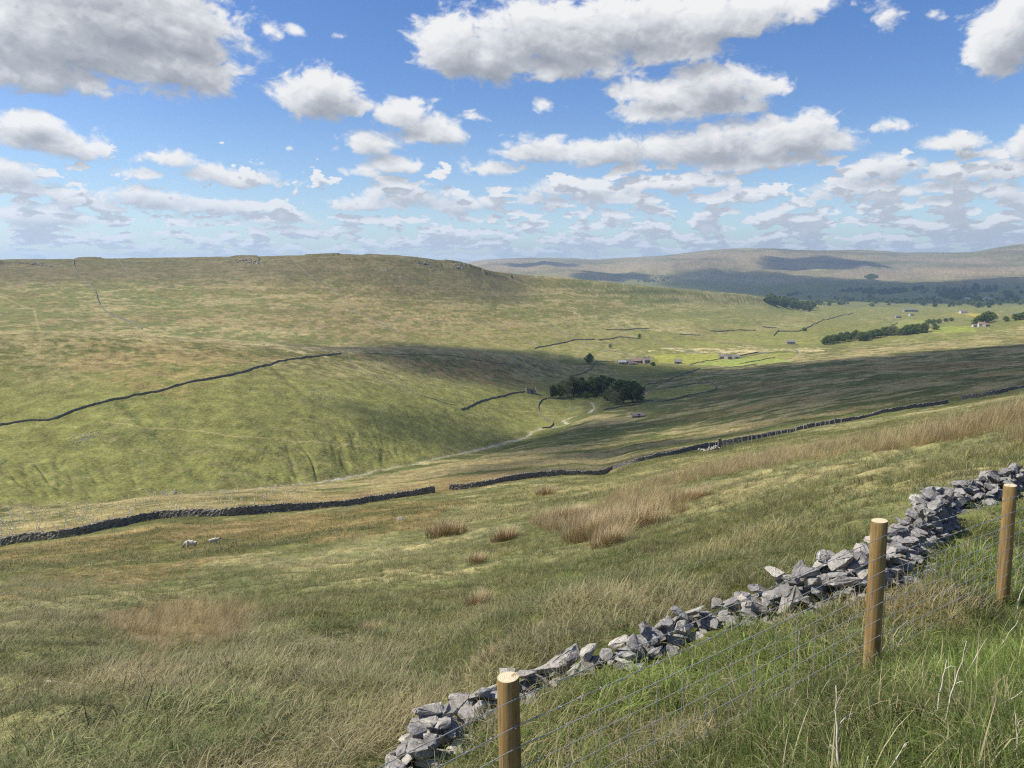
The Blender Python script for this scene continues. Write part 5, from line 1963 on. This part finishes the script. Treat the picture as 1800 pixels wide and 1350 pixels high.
def scatter():
    g = np.random.default_rng(99)
    P, K, S, ROT, T = [], [], [], [], []
    AZM = AZ_IN + R(8)
    bands = [(1.6, 5.5, 230), (5.5, 9.5, 120), (9.5, 16, 60), (16, 28, 24), (28, 48, 8.5), (48, 85, 3.2), (85, 150, 1.3), (150, 260, .35)]
    for r0, r1, den in bands:
        n = int(den * AZM * (r1 * r1 - r0 * r0))
        a = (g.random(n) * 2 - 1) * AZM
        r = np.sqrt(r0 * r0 + g.random(n) * (r1 * r1 - r0 * r0))
        x, y = r * np.sin(a), r * np.cos(a)
        keep = ~((r < 2.5) & (a > R(-5)))
        keep &= r > 1.9
        z = height(x, y)
        # not on top of the stones, not inside the long wall
        dr = dist_line(RL[::6], x, y)
        keep &= dr > (np.where(r > 5.6, .36, .28) + .1 * g.random(n))
        kr = np.interp(a, AZS, RK[8])
        keep &= np.abs(r / kr - 1.0) > .006
        x, y, z, a, r, dr = x[keep], y[keep], z[keep], a[keep], r[keep], dr[keep]
        n = len(x)
        m1 = fbm(x, y, 7, 3, seed=50)
        m2 = fbm(x, y, 1.8, 3, seed=51)
        m3 = fbm(x, y, 26, 3, seed=52)
        m4 = fbm(x, y, .85, 2, seed=53)
        # which side of the fence: the verge side is lush
        fx = np.interp(x, FENCE_XY[:, 0], FENCE_XY[:, 1])
        verge = (y < fx - .05) & (x > FENCE_XY[0, 0])
        near_v = verge | ((dr < 1.6) & (y < fx + 2.0))
        u = g.random(n)
        far = r > 40
        mead = np.where(u < .74, 3 + g.integers(0, 4, n), np.where(m1 + m2 * .6 > .12, 7 + g.integers(0, 2, n), 3 + g.integers(0, 4, n)))
        k = np.where(verge, np.where(u < .75, g.integers(0, 3, n), np.where(u < .93, 3 + g.integers(0, 4, n), 7)), mead)
        k = np.where(far, 11 + g.integers(0, 3, n), k)
        belt = in_poly(BELT, x, y) & (m2 + m1 * .9 > -.12)
        rust = in_poly(RUSTP, x + m2 * 1.2, y + m1 * 1.2) & (m2 > -.45)
        k = np.where(belt & (u < .8), 9 + g.integers(0, 2, n), k)
        k = np.where(rust & (u < .16), 9 + g.integers(0, 2, n), k)
        k = np.where(rust & (u > .5), 7 + g.integers(0, 2, n), k)
        sc = .60 + .3 * m4 + .6 * g.random(n) ** 1.5 + .35 * m2 + .35 * (g.random(n) > .93)
        sc = np.clip(sc, .55, 1.6)
        sc *= np.where(verge, np.where(r > 5.2, .74, .92), 1.0) * np.where(k >= 11, 1.0 + r / 260, 1)
        sc *= np.where(rust, .75, 1) * np.where(k >= 9, np.where(k <= 10, 1 + r / 220, 1), 1)
        al = albedo(x, y, z)
        tint = al * 1.0
        lush = np.array([.095, .140, .030])
        olive = np.array([.105, .120, .045])
        dark = np.array([.055, .080, .022])
        bl = np.array([.28, .24, .135])
        gry = np.array([.135, .155, .080])
        w = np.clip(.5 + m1, 0, 1)[:, None]
        base = olive * (1 - w) + gry * w
        w2 = sstep(.15, .8, m2 + .6 * m3)[:, None] * .62
        base = base * (1 - w2) + bl * w2
        w3 = sstep(.05, .55, -m2 - .4 * m1)[:, None] * .85
        base = base * (1 - w3) + dark * 1.2 * w3
        w5 = sstep(.25, .6, m1 * .6 - m3 + m4 * .3)[:, None] * .5
        base = base * (1 - w5) + np.array([.21, .145, .075]) * w5
        w4 = sstep(22, 60, r)[:, None]
        base = base * (1 - w4) + tint * w4
        base = np.where(near_v[:, None], lush * (1 - .35 * np.clip(m2, -1, 1)[:, None]), base)
        hot = (near_v & (m2 > .62) & ~verge)
        base = np.where(hot[:, None], np.array([.22, .18, .085]), base)
        base = np.where((belt | rust)[:, None], base * .35 + np.array([.30, .215, .115]) * .65, base)
        base *= np.clip(1 + .45 * m4 * (r < 40), .5, 1.6)[:, None]
        base *= (.62 + .95 * g.random(n) ** 1.3)[:, None] * 1.12
        base = base * np.array([1.09, 1.08, .90])
        P.append(np.stack([x, y, z], 1))
        K.append(k)
        S.append(sc)
        # swept to the right and downhill, with slow changes of direction
        rz = fbm(x, y, 2.4, 3, seed=60) * 2.6 + g.normal(size=n) * .75 + np.where(verge, g.random(n) * 6.28, 0)
        ROT.append(np.stack([g.normal(size=n) * .08, .10 + g.normal(size=n) * .10, rz], 1))
        T.append(base)
    return np.vstack(P), np.concatenate(K), np.concatenate(S), np.vstack(ROT), np.vstack(T)


def scatter_object(name, P, K, S, ROT, T, coll, kind='stuff'):
    me = bpy.data.meshes.new(name)
    me.vertices.add(len(P))
    me.vertices.foreach_set('co', P.astype(np.float32).ravel())
    for nm, typ, data, fld in (('kindidx', 'INT', K.astype(np.int32), 'value'), ('scl', 'FLOAT', S.astype(np.float32), 'value'),
                               ('rot', 'FLOAT_VECTOR', ROT.astype(np.float32).ravel(), 'vector')):
        at = me.attributes.new(nm, typ, 'POINT')
        at.data.foreach_set(fld, data)
    at = me.attributes.new('tint', 'FLOAT_COLOR', 'POINT')
    cc = np.ones((len(P), 4), np.float32)
    cc[:, :3] = T
    at.data.foreach_set('color', cc.ravel())
    o = bpy.data.objects.new(name, me)
    COL.objects.link(o)
    ng = bpy.data.node_groups.new(name + '_nodes', 'GeometryNodeTree')
    ng.interface.new_socket('Geometry', in_out='INPUT', socket_type='NodeSocketGeometry')
    ng.interface.new_socket('Geometry', in_out='OUTPUT', socket_type='NodeSocketGeometry')
    N = ng.nodes.new
    gi, go = N('NodeGroupInput'), N('NodeGroupOutput')
    ip = N('GeometryNodeInstanceOnPoints')
    ci = N('GeometryNodeCollectionInfo')
    ci.inputs['Collection'].default_value = coll
    ci.inputs['Separate Children'].default_value = True
    ci.inputs['Reset Children'].default_value = True
    L = ng.links.new
    L(gi.outputs[0], ip.inputs['Points'])
    L(ci.outputs[0], ip.inputs['Instance'])
    ip.inputs['Pick Instance'].default_value = True

    def named(nm, typ):
        q = N('GeometryNodeInputNamedAttribute')
        q.data_type = typ
        q.inputs['Name'].default_value = nm
        return q.outputs['Attribute']
    L(named('kindidx', 'INT'), ip.inputs['Instance Index'])
    L(named('rot', 'FLOAT_VECTOR'), ip.inputs['Rotation'])
    L(named('scl', 'FLOAT'), ip.inputs['Scale'])
    L(ip.outputs[0], go.inputs[0])
    md = o.modifiers.new('scatter', 'NODES')
    md.node_group = ng
    tag(o, kind=kind)
    return o


if 'nograss' not in ONLY:
    gp = scatter()
    print('tufts', len(gp[0]))
    scatter_object('grass', *gp, tuft_col)


# rush clumps that stand out one by one
def rush_material():
    m, w, b = new_mat('rush_blades', .7, .2)
    own = w.n('ShaderNodeAttribute', attribute_name='blade')
    s = w.n('ShaderNodeSeparateColor')
    w.put(s.inputs[0], own.outputs['Color'])
    rnd, t, dry = s.outputs
    lo = w.mix(rnd, (.14, .11, .04), (.34, .18, .085))
    hi = w.mix(rnd, (.42, .31, .17), (.60, .50, .33))
    w.put(b.inputs['Base Color'], w.mix(w.rng(t, .1, .75), lo, hi))
    return m


RUSH = rush_material()


def rush(u, v, wpx, hpx, label, seed, n=900):
    p = Vector(hit(u, v))
    d = math.hypot(p.x, p.y)
    ww, hh = wpx / F_PX * d / 2, hpx / F_PX * d
    V, F_, C = blades(n, ww * 1.0, hh * .5, hh * 1.2, max(.004, d * .00042), .30, .55, .6, seed, sweep=.35, dens_pow=.7)
    V[:, 2] += height(p.x + V[:, 0], p.y + V[:, 1]) - p.z
    o = mesh_from('rush_clump', V, F_, RUSH, smooth=True)
    at = o.data.attributes.new('blade', 'FLOAT_COLOR', 'POINT')
    cc = np.ones((len(V), 4), np.float32)
    cc[:, :3] = C
    at.data.foreach_set('color', cc.ravel())
    o.location = p
    tag(o, label, 'rush clump', 'rush clumps in the meadow')


rush(785, 940, 78, 36, 'wide reddish rush clump standing alone left of the tall tan patch', 1, 1300)
rush(886, 950, 50, 30, 'smaller olive rush clump between the reddish one and the tall tan patch', 2)
rush(1066, 962, 60, 45, 'dark-based rush clump at the near foot of the tall tan patch', 3, 1000)
rush(1040, 945, 110, 50, 'broad reddish rush clump on the left of the tall tan patch', 4, 1800)
rush(1120, 930, 110, 50, 'broad pale rush clump on the right of the tall tan patch', 5, 1800)
rush(990, 915, 110, 32, 'low reddish rush clump at the upper left of the tall tan patch', 12, 1500)
rush(840, 1070, 50, 42, 'spiky rush clump with blackish base in the middle of the meadow', 6, 1000)
rush(838, 990, 36, 26, 'small faint rush clump above the spiky one', 7, 500)
rush(655, 1112, 50, 26, 'low dark rush clump left of the spiky one', 8, 700)
rush(855, 1165, 60, 36, 'reddish rush clump just above the nearest fence post', 9, 800)
rush(960, 870, 40, 22, 'pale rush clump just below the long wall, centre right', 10, 500)
rush(1215, 880, 70, 30, 'olive rush clump at the near edge of the tan grass belt', 11, 900)

# pale stones lying about the dale sides
bmr = random.Random(4)
stone_col = bpy.data.collections.new('loose_stones')
for k in range(3):
    bm = rock_mesh(bmr, (1, .8, .5))
    me = bpy.data.meshes.new('loose_stone')
    bm.to_mesh(me)
    bm.free()
    me.materials.append(LIME_M)
    stone_col.objects.link(bpy.data.objects.new('loose_stone', me))
g = np.random.default_rng(5)
sp = []
zones = [((0, 780), (700, 870), 420, .55), ((300, 640), (960, 760), 260, .5), ((965, 700), (1060, 745), 260, .7), ((1040, 700), (1300, 760), 200, .5), ((900, 600), (1400, 640), 120, .8), ((60, 640), (500, 760), 120, .5)]
for (u0, v0), (u1, v1), n, s_ in zones:
    for _ in range(n):
        h_ = hit(g.uniform(u0, u1), g.uniform(v0, v1))
        sp.append((*h_, s_ * g.uniform(.4, 1.2)))
sp = np.array(sp)
n = len(sp)
scatter_object('loose_stones', sp[:, :3], g.integers(0, 3, n), sp[:, 3], g.normal(size=(n, 3)) * np.array([.3, .3, 3]), np.full((n, 3), .4), stone_col)
